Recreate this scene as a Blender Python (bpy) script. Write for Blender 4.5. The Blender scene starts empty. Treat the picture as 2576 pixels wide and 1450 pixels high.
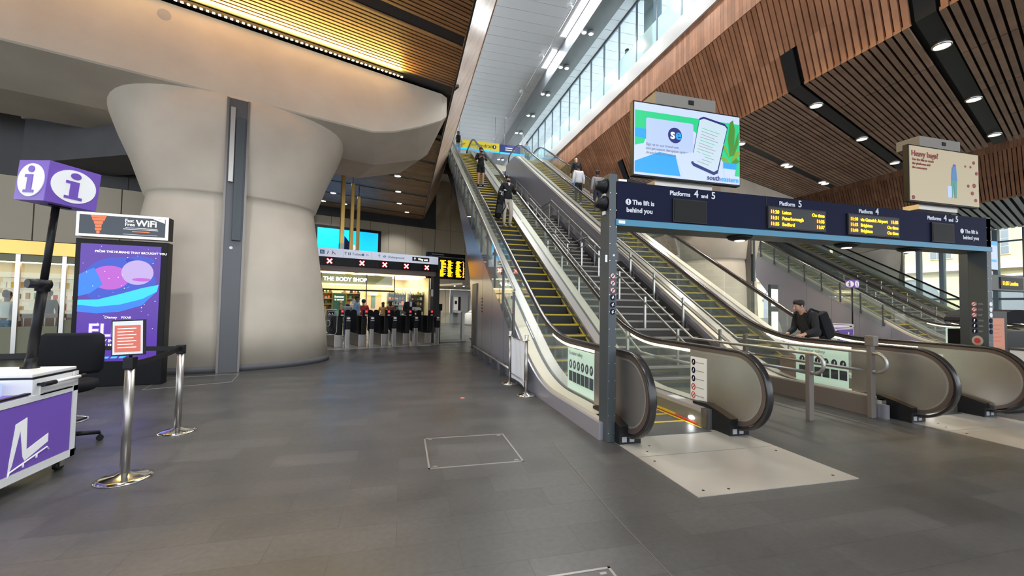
import bpy, bmesh, math, random
from mathutils import Vector, Matrix
random.seed(7)
C = bpy.context.scene.collection
PI = math.pi
# ---------------------------------------------------------------- camera, world, exposure
scn = bpy.context.scene
cam_d = bpy.data.cameras.new('camera'); cam = bpy.data.objects.new('camera', cam_d); C.objects.link(cam)
scn.camera = cam
cam_d.sensor_width = 36.0; cam_d.lens = 36.0 * 1050.0 / 2576.0; cam_d.clip_start = 0.05; cam_d.clip_end = 400
YAW, PITCH, ROLL = .25499, .03785, .0176
fw = Vector((math.sin(YAW) * math.cos(PITCH), math.cos(YAW) * math.cos(PITCH), math.sin(PITCH)))
r0 = Vector((math.cos(YAW), -math.sin(YAW), 0)); u0 = r0.cross(fw)
rr = r0 * math.cos(ROLL) + u0 * math.sin(ROLL); uu = -r0 * math.sin(ROLL) + u0 * math.cos(ROLL)
cam.matrix_world = Matrix(((rr.x, uu.x, -fw.x, 0), (rr.y, uu.y, -fw.y, 0), (rr.z, uu.z, -fw.z, 1.5), (0, 0, 0, 1)))
w = bpy.data.worlds.new('daylight'); scn.world = w; w.use_nodes = True
bg = w.node_tree.nodes['Background']; bg.inputs[0].default_value = (.86, .93, 1.0, 1); bg.inputs[1].default_value = 3.2
sun_d = bpy.data.lights.new('sun', 'SUN'); sun_d.energy = 3.0; sun_d.angle = .02; sun_d.color = (1, .95, .86); sun = bpy.data.objects.new('sun', sun_d); C.objects.link(sun)
sun.rotation_euler = (0, -math.radians(42), math.radians(12))
scn.view_settings.view_transform = 'Standard'; scn.view_settings.look = 'None'
scn.view_settings.exposure = 0.0; scn.view_settings.gamma = 1.0; scn.view_settings.use_curve_mapping = False
scn.cycles.max_bounces = 8; scn.cycles.transparent_max_bounces = 24; scn.cycles.diffuse_bounces = 4; scn.cycles.glossy_bounces = 4
scn.cycles.sample_clamp_indirect = 6.0
scn.cycles.caustics_reflective = False; scn.cycles.caustics_refractive = False
try: scn.cycles.use_denoising = True
except Exception: pass

# ---------------------------------------------------------------- materials
M = {}
def mat(name, col, rough=.5, metal=0.0, emit=0.0, ecol=None, spec=None):
    m = bpy.data.materials.new(name); m.use_nodes = True
    b = m.node_tree.nodes['Principled BSDF']
    b.inputs['Base Color'].default_value = (*col, 1); b.inputs['Roughness'].default_value = rough; b.inputs['Metallic'].default_value = metal
    if spec is not None: b.inputs['Specular IOR Level'].default_value = spec
    if emit:
        b.inputs['Emission Color'].default_value = (*(ecol or col), 1); b.inputs['Emission Strength'].default_value = emit
    M[name] = m; return m
def nz(m, scale=3, amt=.25, rmin=None, rmax=None, detail=6, stretch=None, bump=0):
    """multiply base colour by noise; optional roughness range and bump"""
    nt = m.node_tree; b = nt.nodes['Principled BSDF']
    tc = nt.nodes.new('ShaderNodeTexCoord'); mp = nt.nodes.new('ShaderNodeMapping'); n = nt.nodes.new('ShaderNodeTexNoise')
    nt.links.new(tc.outputs['Object'], mp.inputs[0]); nt.links.new(mp.outputs[0], n.inputs['Vector'])
    if stretch: mp.inputs['Scale'].default_value = stretch
    n.inputs['Scale'].default_value = scale; n.inputs['Detail'].default_value = detail
    mr = nt.nodes.new('ShaderNodeMapRange'); mr.inputs[1].default_value = .3; mr.inputs[2].default_value = .7
    mr.inputs[3].default_value = 1 - amt; mr.inputs[4].default_value = 1 + amt * .6
    nt.links.new(n.outputs['Fac'], mr.inputs[0])
    mx = nt.nodes.new('ShaderNodeMix'); mx.data_type = 'RGBA'; mx.blend_type = 'MULTIPLY'; mx.inputs[0].default_value = 1
    src = b.inputs['Base Color'].links[0].from_socket if b.inputs['Base Color'].is_linked else None
    if src: nt.links.new(src, mx.inputs[6])
    else: mx.inputs[6].default_value = b.inputs['Base Color'].default_value
    nt.links.new(mr.outputs[0], mx.inputs[7]); nt.links.new(mx.outputs[2], b.inputs['Base Color'])
    if rmin is not None:
        m2 = nt.nodes.new('ShaderNodeMapRange'); m2.inputs[1].default_value = .3; m2.inputs[2].default_value = .7
        m2.inputs[3].default_value = rmin; m2.inputs[4].default_value = rmax
        nt.links.new(n.outputs['Fac'], m2.inputs[0]); nt.links.new(m2.outputs[0], b.inputs['Roughness'])
    if bump:
        bp = nt.nodes.new('ShaderNodeBump'); bp.inputs['Strength'].default_value = bump; bp.inputs['Distance'].default_value = .02
        nt.links.new(n.outputs['Fac'], bp.inputs['Height']); nt.links.new(bp.outputs[0], b.inputs['Normal'])
    return m
def glass(name, tint=(.85, .95, .92), gl=.12, rough=.02, opac=0.0, body=(.8, .9, .9)):
    m = bpy.data.materials.new(name); m.use_nodes = True; nt = m.node_tree; nt.nodes.clear()
    o = nt.nodes.new('ShaderNodeOutputMaterial'); t = nt.nodes.new('ShaderNodeBsdfTransparent'); g = nt.nodes.new('ShaderNodeBsdfGlossy')
    t.inputs[0].default_value = (*tint, 1); g.inputs['Roughness'].default_value = rough
    lw = nt.nodes.new('ShaderNodeLayerWeight'); lw.inputs[0].default_value = .5
    pw = nt.nodes.new('ShaderNodeMath'); pw.operation = 'POWER'; pw.inputs[1].default_value = 5.0; nt.links.new(lw.outputs['Facing'], pw.inputs[0])
    ad = nt.nodes.new('ShaderNodeMath'); ad.operation = 'MULTIPLY_ADD'; ad.inputs[1].default_value = .9; ad.inputs[2].default_value = .02 + gl * .3; ad.use_clamp = True
    nt.links.new(pw.outputs[0], ad.inputs[0])
    mx = nt.nodes.new('ShaderNodeMixShader'); nt.links.new(ad.outputs[0], mx.inputs[0]); nt.links.new(t.outputs[0], mx.inputs[1]); nt.links.new(g.outputs[0], mx.inputs[2])
    last = mx
    if opac:
        d = nt.nodes.new('ShaderNodeBsdfTranslucent'); d.inputs[0].default_value = (*body, 1)
        d2 = nt.nodes.new('ShaderNodeBsdfDiffuse'); d2.inputs[0].default_value = (*body, 1)
        m3 = nt.nodes.new('ShaderNodeMixShader'); m3.inputs[0].default_value = .5; nt.links.new(d.outputs[0], m3.inputs[1]); nt.links.new(d2.outputs[0], m3.inputs[2])
        m2 = nt.nodes.new('ShaderNodeMixShader'); m2.inputs[0].default_value = opac; nt.links.new(mx.outputs[0], m2.inputs[1]); nt.links.new(m3.outputs[0], m2.inputs[2]); last = m2
    nt.links.new(last.outputs[0], o.inputs[0]); M[name] = m; return m
def wood(name, c1, c2, rough=.45):
    """each slat (mesh island) gets its own tone"""
    m = mat(name, c1, rough); nt = m.node_tree; b = nt.nodes['Principled BSDF']
    g = nt.nodes.new('ShaderNodeNewGeometry'); r = nt.nodes.new('ShaderNodeMix'); r.data_type = 'RGBA'
    r.inputs[6].default_value = (*c1, 1); r.inputs[7].default_value = (*c2, 1)
    nt.links.new(g.outputs['Random Per Island'], r.inputs[0]); nt.links.new(r.outputs[2], b.inputs['Base Color'])
    nz(m, 2.0, .22, stretch=(1, 1, 1)); return m

fl = mat('stone floor', (.12, .115, .108), .35)
nt = fl.node_tree; b = nt.nodes['Principled BSDF']
tc = nt.nodes.new('ShaderNodeTexCoord'); br = nt.nodes.new('ShaderNodeTexBrick'); nt.links.new(tc.outputs['Object'], br.inputs['Vector'])
br.inputs['Scale'].default_value = 1.0; br.inputs['Brick Width'].default_value = .75; br.inputs['Row Height'].default_value = .3
br.inputs['Mortar Size'].default_value = .003; br.inputs['Color1'].default_value = (.058, .057, .054, 1); br.inputs['Color2'].default_value = (.080, .078, .074, 1); br.inputs['Mortar'].default_value = (.045, .045, .043, 1)
nt.links.new(br.outputs['Color'], b.inputs['Base Color'])
nz(fl, 1.3, .16, .30, .46, bump=.02); nz(fl, 26, .16)
nz(mat('concrete', (.57, .50, .405), .6), .9, .13, bump=.05)
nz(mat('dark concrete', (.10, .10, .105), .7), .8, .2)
nz(mat('ticket hall cladding', (.50, .43, .32), .45), .5, .08)
mat('panel joint', (.12, .1, .08), .7)
nz(mat('dark bulkhead', (.035, .037, .042), .55), 1, .2)
wood('warm slats', (.40, .22, .105), (.28, .145, .068))
wood('fascia slats', (.72, .37, .215), (.50, .24, .135)); wood('glare fascia', (.84, .60, .46), (.70, .46, .33), .28)  # left fascia is a lighter copy: grazing glare put into the wood colour
wood('far slats', (.46, .29, .20), (.33, .20, .135))
mat('slat void', (.012, .011, .011), .8)
mat('black recess', (.02, .022, .026), .5)
mat('white ceiling', (.72, .75, .78), .45); mat('ceiling seam', (.3, .32, .35), .6)
mat('white band', (.72, .76, .80), .4)
nz(mat('grey beam', (.20, .215, .225), .5), 1, .1)
mat('steel', (.55, .53, .50), .28, .9)
nz(mat('brushed steel', (.46, .43, .40), .34, .9), 2, .1)
mat('satin rail', (.42, .41, .38), .38, .75)
mat('dark steel', (.10, .10, .105), .4, .6)
nz(mat('side cladding', (.42, .41, .46), .28, .55), .5, .06)
mat('cream deck', (.62, .57, .46), .4, .2)
mat('pale deck', (.46, .42, .40), .3, .3)
mat('handrail rubber', (.02, .018, .018), .22)
mat('handrail guide', (.16, .12, .105), .3, .6)
mat('black plastic', (.009, .009, .010), .45, spec=.25)
mat('matt black', (.012, .012, .015), .75, spec=.15)
mat('step tread', (.085, .085, .08), .45, .3)
mat('step riser', (.02, .021, .021), .5, .3)
mat('yellow paint', (.62, .45, .03), .5)
mat('gantry grey', (.055, .066, .072), .4, .2)
mat('navy', (.006, .008, .03), .6, spec=.12); mat('teal', (.035, .20, .32), .4)
mat('stair stone', (.055, .05, .045), .55); mat('stair nosing', (.36, .34, .30), .45)
mat('white', (.78, .78, .78), .45); mat('white print', (.85, .85, .85), .5, emit=.15)
mat('grey print', (.30, .31, .33), .5); mat('black print', (.01, .01, .012), .5)
mat('amber', (1, .5, .02), .5, emit=3.2, ecol=(1, .40, .01)); mat('red led', (1, .03, .02), .5, emit=8, ecol=(1, .02, .03)); mat('hot led', (1, .7, .6), .5, emit=7, ecol=(1, .5, .42))
mat('screen off', (.012, .012, .012), .5, spec=.15); mat('dim glow', (.03, .025, .015), .3)
mat('purple', (.19, .095, .50), .4); mat('purple dark', (.10, .04, .30), .5)
mat('chrome', (.7, .69, .66), .12, 1.0)
nz(mat('gold column', (.68, .44, .13), .3, .85), 1, .1, stretch=(1, 1, .3))
mat('kiosk black', (.006, .006, .007), .3, spec=.15)
mat('light lens', (1, .97, .9), .3, emit=26, ecol=(1, .93, .82)); mat('cool lens', (1, 1, 1), .3, emit=26, ecol=(.92, .95, 1))
mat('warm lens', (1, .8, .5), .3, emit=14, ecol=(1, .72, .34)); mat('strip light', (1, .95, .7), .3, emit=3.4, ecol=(1, .93, .62))
mat('shop light', (1, .9, .7), .3, emit=4.5, ecol=(1, .85, .58)); mat('soft panel', (1, 1, 1), .4, emit=2.0, ecol=(1, .98, .92))
mat('shop cream', (.75, .66, .45), .6); mat('shop green', (.10, .22, .17), .5); mat('shop wood', (.42, .27, .13), .5); mat('shelf dark', (.06, .055, .05), .5)
mat('sky blue screen', (.0, .4, .9), .4, emit=1.0, ecol=(.01, .48, 1.0))
mat('orange print', (.72, .16, .10), .5); mat('red', (.5, .03, .03), .5)
mat('skin', (.50, .28, .19), .5); mat('skin dark', (.20, .10, .065), .5); mat('skin pale', (.62, .42, .34), .5); mat('hair', (.015, .012, .010), .6); mat('hair brown', (.10, .05, .03), .6)
mat('cloth black', (.012, .012, .014), .85); mat('cloth navy', (.02, .025, .05), .8); mat('cloth beige', (.55, .48, .41), .8); mat('cloth white', (.72, .74, .78), .8)
mat('cloth grey', (.30, .30, .31), .85); mat('cloth blue', (.24, .40, .58), .8); mat('denim', (.10, .20, .38), .8); mat('cloth tan', (.42, .26, .10), .8); mat('cloth brown', (.20, .09, .05), .8)
mat('shoe white', (.7, .7, .7), .5)
glass('clear glass', (.95, .985, .97), .10); glass('balustrade glass', (.955, .985, .972), .10, opac=.06, body=(.8, .93, .88))
glass('frosted glass', (.7, .85, .87), .1, .2, .80, (.66, .84, .87)); glass('shop glass', (.93, .97, .93), .05)
nz(mat('outside stone', (.95, .80, .52), .8), .8, .06); mat('outside pale', (.85, .80, .70), .8); mat('pavement', (.45, .45, .45), .8)
mat('column grey blue', (.18, .24, .29), .45); mat('outside glass', (.35, .38, .45), .2)
mat('steel plate', (.44, .41, .355), .36, .35); nz(M['steel plate'], 2, .1, .3, .45)
mat('brass trim', (.34, .32, .30), .4, .6); mat('joint metal', (.16, .15, .14), .45, .5)

# ---------------------------------------------------------------- mesh builder
class MB:
    def __init__(s): s.v = []; s.f = []; s.mi = []; s.sm = []; s.mats = []; s.mat = 0
    def use(s, name):
        if name not in s.mats: s.mats.append(name)
        s.mat = s.mats.index(name); return s
    def add(s, vs, fs, smooth=False):
        n = len(s.v); s.v += [tuple(p) for p in vs]
        for f in fs: s.f.append([n + i for i in f]); s.mi.append(s.mat); s.sm.append(smooth)
        return s
    def box(s, x0, x1, y0, y1, z0, z1):
        vs = [(x, y, z) for z in (z0, z1) for y in (y0, y1) for x in (x0, x1)]
        return s.add(vs, [(0, 2, 3, 1), (4, 5, 7, 6), (0, 1, 5, 4), (2, 6, 7, 3), (0, 4, 6, 2), (1, 3, 7, 5)])
    def bbox(s, x0, x1, y0, y1, z0, z1, r=.01):
        """box with its vertical edges chamfered and top/bottom rim bevelled"""
        bm = bmesh.new(); bmesh.ops.create_cube(bm, size=1)
        for v in bm.verts: v.co = Vector(((x0 + x1) / 2 + v.co.x * (x1 - x0), (y0 + y1) / 2 + v.co.y * (y1 - y0), (z0 + z1) / 2 + v.co.z * (z1 - z0)))
        bmesh.ops.bevel(bm, geom=list(bm.edges), offset=r, segments=2, affect='EDGES', profile=.7)
        bm.verts.index_update(); s.add([v.co for v in bm.verts], [[v.index for v in f.verts] for f in bm.faces]); bm.free(); return s
    def prism(s, poly, ax, a, b):
        """extrude a 2D polygon along axis ax ('x': poly=(y,z); 'y': (x,z); 'z': (x,y)) from a to b"""
        def P(p, t): return (t, p[0], p[1]) if ax == 'x' else (p[0], t, p[1]) if ax == 'y' else (p[0], p[1], t)
        n = len(poly); vs = [P(p, a) for p in poly] + [P(p, b) for p in poly]
        fs = [tuple(range(n))[::-1], tuple(range(n, 2 * n))] + [(i, (i + 1) % n, n + (i + 1) % n, n + i) for i in range(n)]
        return s.add(vs, fs)
    def ribbon(s, x0, x1, ys, lo, hi):
        """solid between curves z=lo(y) and z=hi(y), from x0 to x1"""
        vs = []
        for y in ys: vs += [(x0, y, lo(y)), (x1, y, lo(y)), (x1, y, hi(y)), (x0, y, hi(y))]
        fs = []
        for i in range(len(ys) - 1):
            a = 4 * i; c = a + 4
            for k in range(4): fs.append((a + k, a + (k + 1) % 4, c + (k + 1) % 4, c + k))
        e = 4 * (len(ys) - 1); fs += [(0, 3, 2, 1), (e, e + 1, e + 2, e + 3)]
        return s.add(vs, fs)
    def sweep(s, pts, w, h, x, closed=False):
        """rectangular band following (y,z) points, width w in x centred at x, thickness h inward"""
        n = len(pts); vs = []
        for i, p in enumerate(pts):
            a = Vector(pts[max(i - 1, 0)]); c = Vector(pts[min(i + 1, n - 1)]); t = (c - a).normalized(); nn = Vector((-t.y, t.x)) * h / 2
            for dx, sg in ((-1, -1), (1, -1), (1, 1), (-1, 1)): vs.append((x + dx * w / 2, p[0] + sg * nn.x, p[1] + sg * nn.y))
        fs = []
        for i in range(n - 1):
            a = 4 * i; c = a + 4
            for k in range(4): fs.append((a + k, a + (k + 1) % 4, c + (k + 1) % 4, c + k))
        fs += [(0, 3, 2, 1), tuple(4 * (n - 1) + k for k in range(4))]
        return s.add(vs, fs)
    def band(s, pts, w, h, x, n=12):
        """rounded rubber band following (y,z) points"""
        m = len(pts); vs = []
        for i, p in enumerate(pts):
            a = Vector(pts[max(i - 1, 0)]); c = Vector(pts[min(i + 1, m - 1)]); t = (c - a).normalized(); nn = Vector((-t.y, t.x))
            for k in range(n):
                q = 2 * PI * (k + .5) / n; cx, cz = math.cos(q), math.sin(q)
                px = math.copysign(abs(cx) ** .6, cx) * w / 2; pn = math.copysign(abs(cz) ** .6, cz) * h / 2
                vs.append((x + px, p[0] + nn.x * pn, p[1] + nn.y * pn))
        fs = [(i * n + k, i * n + (k + 1) % n, (i + 1) * n + (k + 1) % n, (i + 1) * n + k) for i in range(m - 1) for k in range(n)]
        s.add(vs, fs, True); return s
    def tube(s, pts, r, n=10, closed=False):
        pts = [Vector(p) for p in pts]; m = len(pts); vs = []; up = None
        for i, p in enumerate(pts):
            if closed: t = (pts[(i + 1) % m] - pts[i - 1]).normalized()
            else: t = (pts[min(i + 1, m - 1)] - pts[max(i - 1, 0)]).normalized()
            if up is None: up = Vector((0, 0, 1)) if abs(t.z) < .9 else Vector((1, 0, 0))
            a = t.cross(up).normalized(); bb = a.cross(t).normalized(); up = bb
            rad = r[i] if isinstance(r, (list, tuple)) else r
            for k in range(n): q = 2 * PI * k / n; vs.append(p + a * (math.cos(q) * rad) + bb * (math.sin(q) * rad))
        fs = []
        for i in range(m if closed else m - 1):
            a0 = i * n; c0 = ((i + 1) % m) * n
            for k in range(n): fs.append((a0 + k, a0 + (k + 1) % n, c0 + (k + 1) % n, c0 + k))
        s.add(vs, fs, True)
        if not closed:
            nn = len(s.v) - m * n; s.f += [[nn + k for k in range(n)][::-1], [nn + (m - 1) * n + k for k in range(n)]]; s.mi += [s.mat] * 2; s.sm += [False] * 2
        return s
    def cyl(s, x, y, z0, z1, r, n=20): return s.tube([(x, y, z0), (x, y, z1)], r, n)
    def lathe(s, prof, cx=0, cy=0, n=32, cap=True):
        vs = []
        for (r, z) in prof:
            for k in range(n): q = 2 * PI * k / n; vs.append((cx + r * math.cos(q), cy + r * math.sin(q), z))
        m = len(prof); fs = [(i * n + k, i * n + (k + 1) % n, (i + 1) * n + (k + 1) % n, (i + 1) * n + k) for i in range(m - 1) for k in range(n)]
        s.add(vs, fs, True)
        if not cap: return s
        s0 = len(s.v) - m * n; s.f += [[s0 + k for k in range(n)][::-1], [s0 + (m - 1) * n + k for k in range(n)]]; s.mi += [s.mat] * 2; s.sm += [False] * 2
        return s
    def disc(s, c, ax, ra, rb, th, n=28):
        """elliptic disc facing axis ax ('y' lies in xz, 'x' lies in yz, 'z' lies in xy)"""
        poly = [(ra * math.cos(2 * PI * k / n), rb * math.sin(2 * PI * k / n)) for k in range(n)]
        if ax == 'y': return s.prism([(c[0] + p[0], c[2] + p[1]) for p in poly], 'y', c[1], c[1] + th)
        if ax == 'x': return s.prism([(c[1] + p[0], c[2] + p[1]) for p in poly], 'x', c[0], c[0] + th)
        return s.prism([(c[0] + p[0], c[1] + p[1]) for p in poly], 'z', c[2], c[2] + th)
    def loft(s, rings, cap=True, smooth=True):
        n = len(rings[0]); vs = [p for r in rings for p in r]
        fs = [(i * n + k, i * n + (k + 1) % n, (i + 1) * n + (k + 1) % n, (i + 1) * n + k) for i in range(len(rings) - 1) for k in range(n)]
        s.add(vs, fs, smooth)
        if cap: s0 = len(s.v) - len(vs); s.f += [[s0 + k for k in range(n)][::-1], [s0 + len(vs) - n + k for k in range(n)]]; s.mi += [s.mat] * 2; s.sm += [False] * 2
        return s
    def xf(s, m):
        s.v = [tuple(m @ Vector(p)) for p in s.v]; return s
    def mesh(s, name):
        me = bpy.data.meshes.new(name); me.from_pydata(s.v, [], s.f)
        for n in s.mats: me.materials.append(M[n])
        me.polygons.foreach_set('material_index', s.mi); me.polygons.foreach_set('use_smooth', s.sm)
        bm = bmesh.new(); bm.from_mesh(me); bmesh.ops.recalc_face_normals(bm, faces=bm.faces); bm.to_mesh(me); bm.free()
        me.update(); return me
    def build(s, name, material=None, parent=None):
        if material:
            s.mats = [material]; s.mi = [0] * len(s.f)
        o = bpy.data.objects.new(name, s.mesh(name)); C.objects.link(o)
        if parent: o.parent = parent
        return o
def tag(o, label=None, cat=None, group=None, kind=None):
    if label: o['label'] = label
    if cat: o['category'] = cat
    if group: o['group'] = group
    if kind: o['kind'] = kind
    return o
def thing(name, label, cat, loc=(0, 0, 0), rz=0, group=None):
    o = bpy.data.objects.new(name, None); C.objects.link(o); o.empty_display_size = .1
    o.location = loc; o.rotation_euler = (0, 0, rz); return tag(o, label, cat, group)
def dup(o, parent=None):
    c = o.copy(); C.objects.link(c)
    if parent: c.parent = parent
    for ch in list(o.children): dup(ch, c)
    return c
def copy_at(o, loc, label, rz=None, group=None):
    c = dup(o); c.location = loc
    if rz is not None: c.rotation_euler = (0, 0, rz)
    c['label'] = label
    if group: c['group'] = group
    return c
_tx = {}
def text_mesh(s, size, ext=.002, bold=0.0, align='LEFT', spacing=1.0):
    cu = bpy.data.curves.new('t', 'FONT'); cu.body = s; cu.size = size; cu.extrude = ext; cu.offset = bold; cu.align_x = align; cu.resolution_u = 3; cu.space_character = spacing
    o = bpy.data.objects.new('t', cu); C.objects.link(o); dg = bpy.context.evaluated_depsgraph_get(); dg.update()
    me = bpy.data.meshes.new_from_object(o.evaluated_get(dg)); bpy.data.objects.remove(o); bpy.data.curves.remove(cu); return me
def text(s, size, material, loc, parent=None, rot=(PI / 2, 0, 0), name='lettering', bold=0.0, align='LEFT', ext=.002, spacing=1.0):
    me = text_mesh(s, size, ext, bold, align, spacing); me.materials.clear(); me.materials.append(M[material])
    for p in me.polygons: p.material_index = 0
    o = bpy.data.objects.new(name, me); C.objects.link(o); o.location = loc; o.rotation_euler = rot
    if parent: o.parent = parent
    return o
def struct(o): o['kind'] = 'structure'; return o
S0 = (-3.45, 9.79, 0); FA = math.atan2(.3536, .9354)      # the station's skewed column grid
def FR(o):
    o.location = S0; o.rotation_euler = (0, 0, FA); return o
def F2W(u, v, z=0): c, s_ = math.cos(FA), math.sin(FA); return (S0[0] + u * c - v * s_, S0[1] + u * s_ + v * c, z)
HC = 7.26; FLOOR2 = 10.6
# ---------------------------------------------------------------- floor
K = .3536 / .9354
struct(MB().box(-26, 70, -14, 62, -.2, 0).build('floor', 'stone floor'))
def floor_line(pts, wd=.012, closed=False):
    mb = MB(); n = len(pts)
    for i in range(n if closed else n - 1):
        a = Vector((*pts[i], 0)); c = Vector((*pts[(i + 1) % n], 0)); t = (c - a).normalized() * wd / 2; p = Vector((-t.y, t.x, 0))
        vs = [a - t - p, c + t - p, c + t + p, a - t + p]
        mb.add([(v.x, v.y, z) for z in (-.01, .003) for v in vs], [(0, 1, 2, 3), (4, 5, 6, 7), (0, 1, 5, 4), (1, 2, 6, 5), (2, 3, 7, 6), (3, 0, 4, 7)])
    return mb
def hatch(pts, label):
    t = thing('floor_hatch', label, 'floor hatch')
    floor_line(pts, .016, True).build('frame', 'brass trim', t)
    cx = sum(p[0] for p in pts) / len(pts); cy = sum(p[1] for p in pts) / len(pts)
    for p in pts:
        x0 = p[0] + (.035 if p[0] < cx else -.075); y0 = p[1] + (.03 if p[1] < cy else -.05)
        MB().box(x0, x0 + .04, y0, y0 + .02, -.01, .003).build('lifting_key', 'brass trim', t)
hatch([(.27, 4.73), (1.15, 4.73), (1.15, 3.88), (.27, 3.88)], 'steel edged square access hatch in the middle of the open floor')
hatch([(.62, 2.22), (1.18, 2.22), (1.18, 1.55), (.62, 1.55)], 'steel edged access hatch cut off at the bottom of the view')
hatch([(-4.05, 8.12), (-2.95, 8.62), (-3.15, 9.55), (-4.25, 9.2)], 'steel edged access hatch in front of the big concrete column')
tag(floor_line([(1.62, 4.35), (1.5, 2.8), (1.47, .8)], .008).build('floor_joint', 'joint metal'), 'thin metal movement joint running along the floor left of the steel plates', 'floor joint')
def plate(y_off, x, label):
    t = thing('landing_plate', label, 'floor plate', (x, y_off, 0), 0, 'steel landing plates at the foot of the escalators')
    MB().box(0, 1.67, 2.86, 3.72, -.01, .006).build('plate', 'steel plate', t); MB().box(0, 1.67, 3.735, 4.36, -.01, .006).build('plate', 'steel plate', t)
    for (a, c) in ((.12, 2.95), (.35, 2.93), (1.5, 2.96), (.1, 3.6), (1.55, 3.6), (.18, 3.85), (.3, 4.0)): MB().cyl(a, c, .004, .008, .012, 10).build('screw', 'black plastic', t)
plate(0, 2.29, 'pale steel landing plate in front of the escalator nearest the open floor')
plate(0, 6.64, 'pale steel landing plate in front of the escalator nearest the far gantry post')

# ---------------------------------------------------------------- slatted ceilings and timber fascias
def slat(mb, xa, za, xb, zb, y, wy=.1, d=.07, k=K):
    dx, dz = xb - xa, zb - za; L = math.hypot(dx, dz); nx, nzv = -dz / L * d, dx / L * d
    if nzv < 0: nx, nzv = -nx, -nzv
    ya, yb = y, y + k * dx
    vs = [(xa, ya - wy / 2, za), (xa, ya + wy / 2, za), (xb, yb + wy / 2, zb), (xb, yb - wy / 2, zb)]
    vs += [(p[0] + nx, p[1], p[2] + nzv) for p in vs]
    mb.add(vs, [(0, 1, 2, 3), (4, 5, 6, 7), (0, 1, 5, 4), (1, 2, 6, 5), (2, 3, 7, 6), (3, 0, 4, 7)])
def v_at(x, y): return -.3536 * (x + 3.45) + .9354 * (y - 9.79)
def y_at(x, v): return 9.79 + (v + .3536 * (x + 3.45)) / .9354
LROWS = [15.6, 13.2, 10.7, 8.1, 5.5, 2.9, -2.35, -4.95, -7.55]
RROWS = [-8.5 + 2.66 * i for i in range(9)]
def near(v, rows, h=.2): return any(abs(v - r) < h for r in rows)
mb = MB(); v = -12.0
while v < 16.9:
    if v < -.45 and not near(v, LROWS): slat(mb, -16, HC, 1.2, HC, y_at(-16, v), .075)
    elif v > 3.2 and not near(v, LROWS): slat(mb, -16, HC, 1.2, HC, y_at(-16, v), .085)
    v += .115
struct(mb.build('ceiling_left_slats', 'warm slats'))
struct(MB().prism([(1.16, HC + .12), (2.04, 9.33), (2.04, 10.9), (-26, 10.9), (-26, HC + .12)], 'y', -8, 31).build('ceiling_left', 'slat void'))
RX0, RX1 = 9.8, 19.6
mb = MB(); v = -16.0
while v < 22:
    y = y_at(RX0, v)
    if not near(v, RROWS):
        for (a, c) in ((RX0, 11.9), (11.94, 14.4), (14.44, 16.9), (16.94, RX1)): slat(mb, a, HC, c, HC, y + K * (a - RX0), .105)
    v += .145
struct(mb.build('ceiling_right_slats', 'far slats'))
struct(MB().prism([(8.7, 9.3), (9.9, HC + .12), (19.5, HC + .12), (18.6, 9.3), (18.6, 10.3), (8.7, 10.3)], 'y', -8, 45).build('ceiling_right', 'slat void'))
mb = MB(); v = -14.0
while v < 22:
    y = y_at(8.6, v); slat(mb, 8.6, 9.3, 9.33, 8.07, y, .115, .06)
    if not near(v, RROWS): slat(mb, 9.33, 8.07, 9.8, HC, y + K * .73, .105, .07)
    v += .145
struct(mb.build('wall_right_fascia_slats', 'fascia slats'))
mb = MB(); y = -6
while y < 31: mb.box(8.575, 8.64, y, y + .128, 9.3, 10.34); y += .135
struct(mb.build('wall_right_boards', 'fascia slats'))
mb = MB(); v = -14.0
while v < 17.2:
    y = y_at(1.2, v)
    if v_at(1.2, y) < 20: slat(mb, 1.2, HC, 2.12, 9.3, y, .13, .05)
    v += .136
struct(mb.build('wall_left_fascia_slats', 'glare fascia'))
struct(MB().box(2.1, 2.14, -6, 31, 9.28, 10.95).build('wall_left_boards', 'glare fascia'))
struct(MB().box(1.16, 1.2, -6, 29.5, HC - .02, HC + .1).build('trim_1', 'black recess'))
# far opening: timber side facing us, pale slats past it
mb = MB(); v = -14.0
while v < 30:
    y = y_at(27.7, v) ; slat(mb, 27.7, 9.3, 28.3, 8.3, y, .12, .06); slat(mb, 28.3, 8.3, 29.2, HC - .05, y + K * .6, .11, .06); v += .15
y = -8
while y < 40: mb.box(27.68, 27.76, y, y + .13, 9.3, 10.6); y += .14
struct(mb.build('wall_far_fascia_slats', 'fascia slats'))
mb = MB(); v = -16.0
while v < 30: slat(mb, 29.2, HC, 40, HC, y_at(29.2, v), .2, .06); v += .32
struct(mb.build('ceiling_far_slats', 'white ceiling'))
struct(MB().prism([(27.8, 9.3), (29.3, HC + .12), (40.5, HC + .12), (40.5, 10.6), (27.8, 10.6)], 'y', -10, 45).build('ceiling_far', 'slat void'))
# white floor-edge band of the upper level
struct(MB().box(8.5, 8.72, -6, 31, 10.34, 10.95).build('trim_2', 'white band'))
struct(MB().box(2.0, 8.7, 27.6, 62, 10.3, 10.6).build('floor_upper', 'white band'))
struct(MB().box(8.7, 40.5, -8, 62, 10.31, 10.6).build('floor_upper_right', 'white band'))

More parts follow.
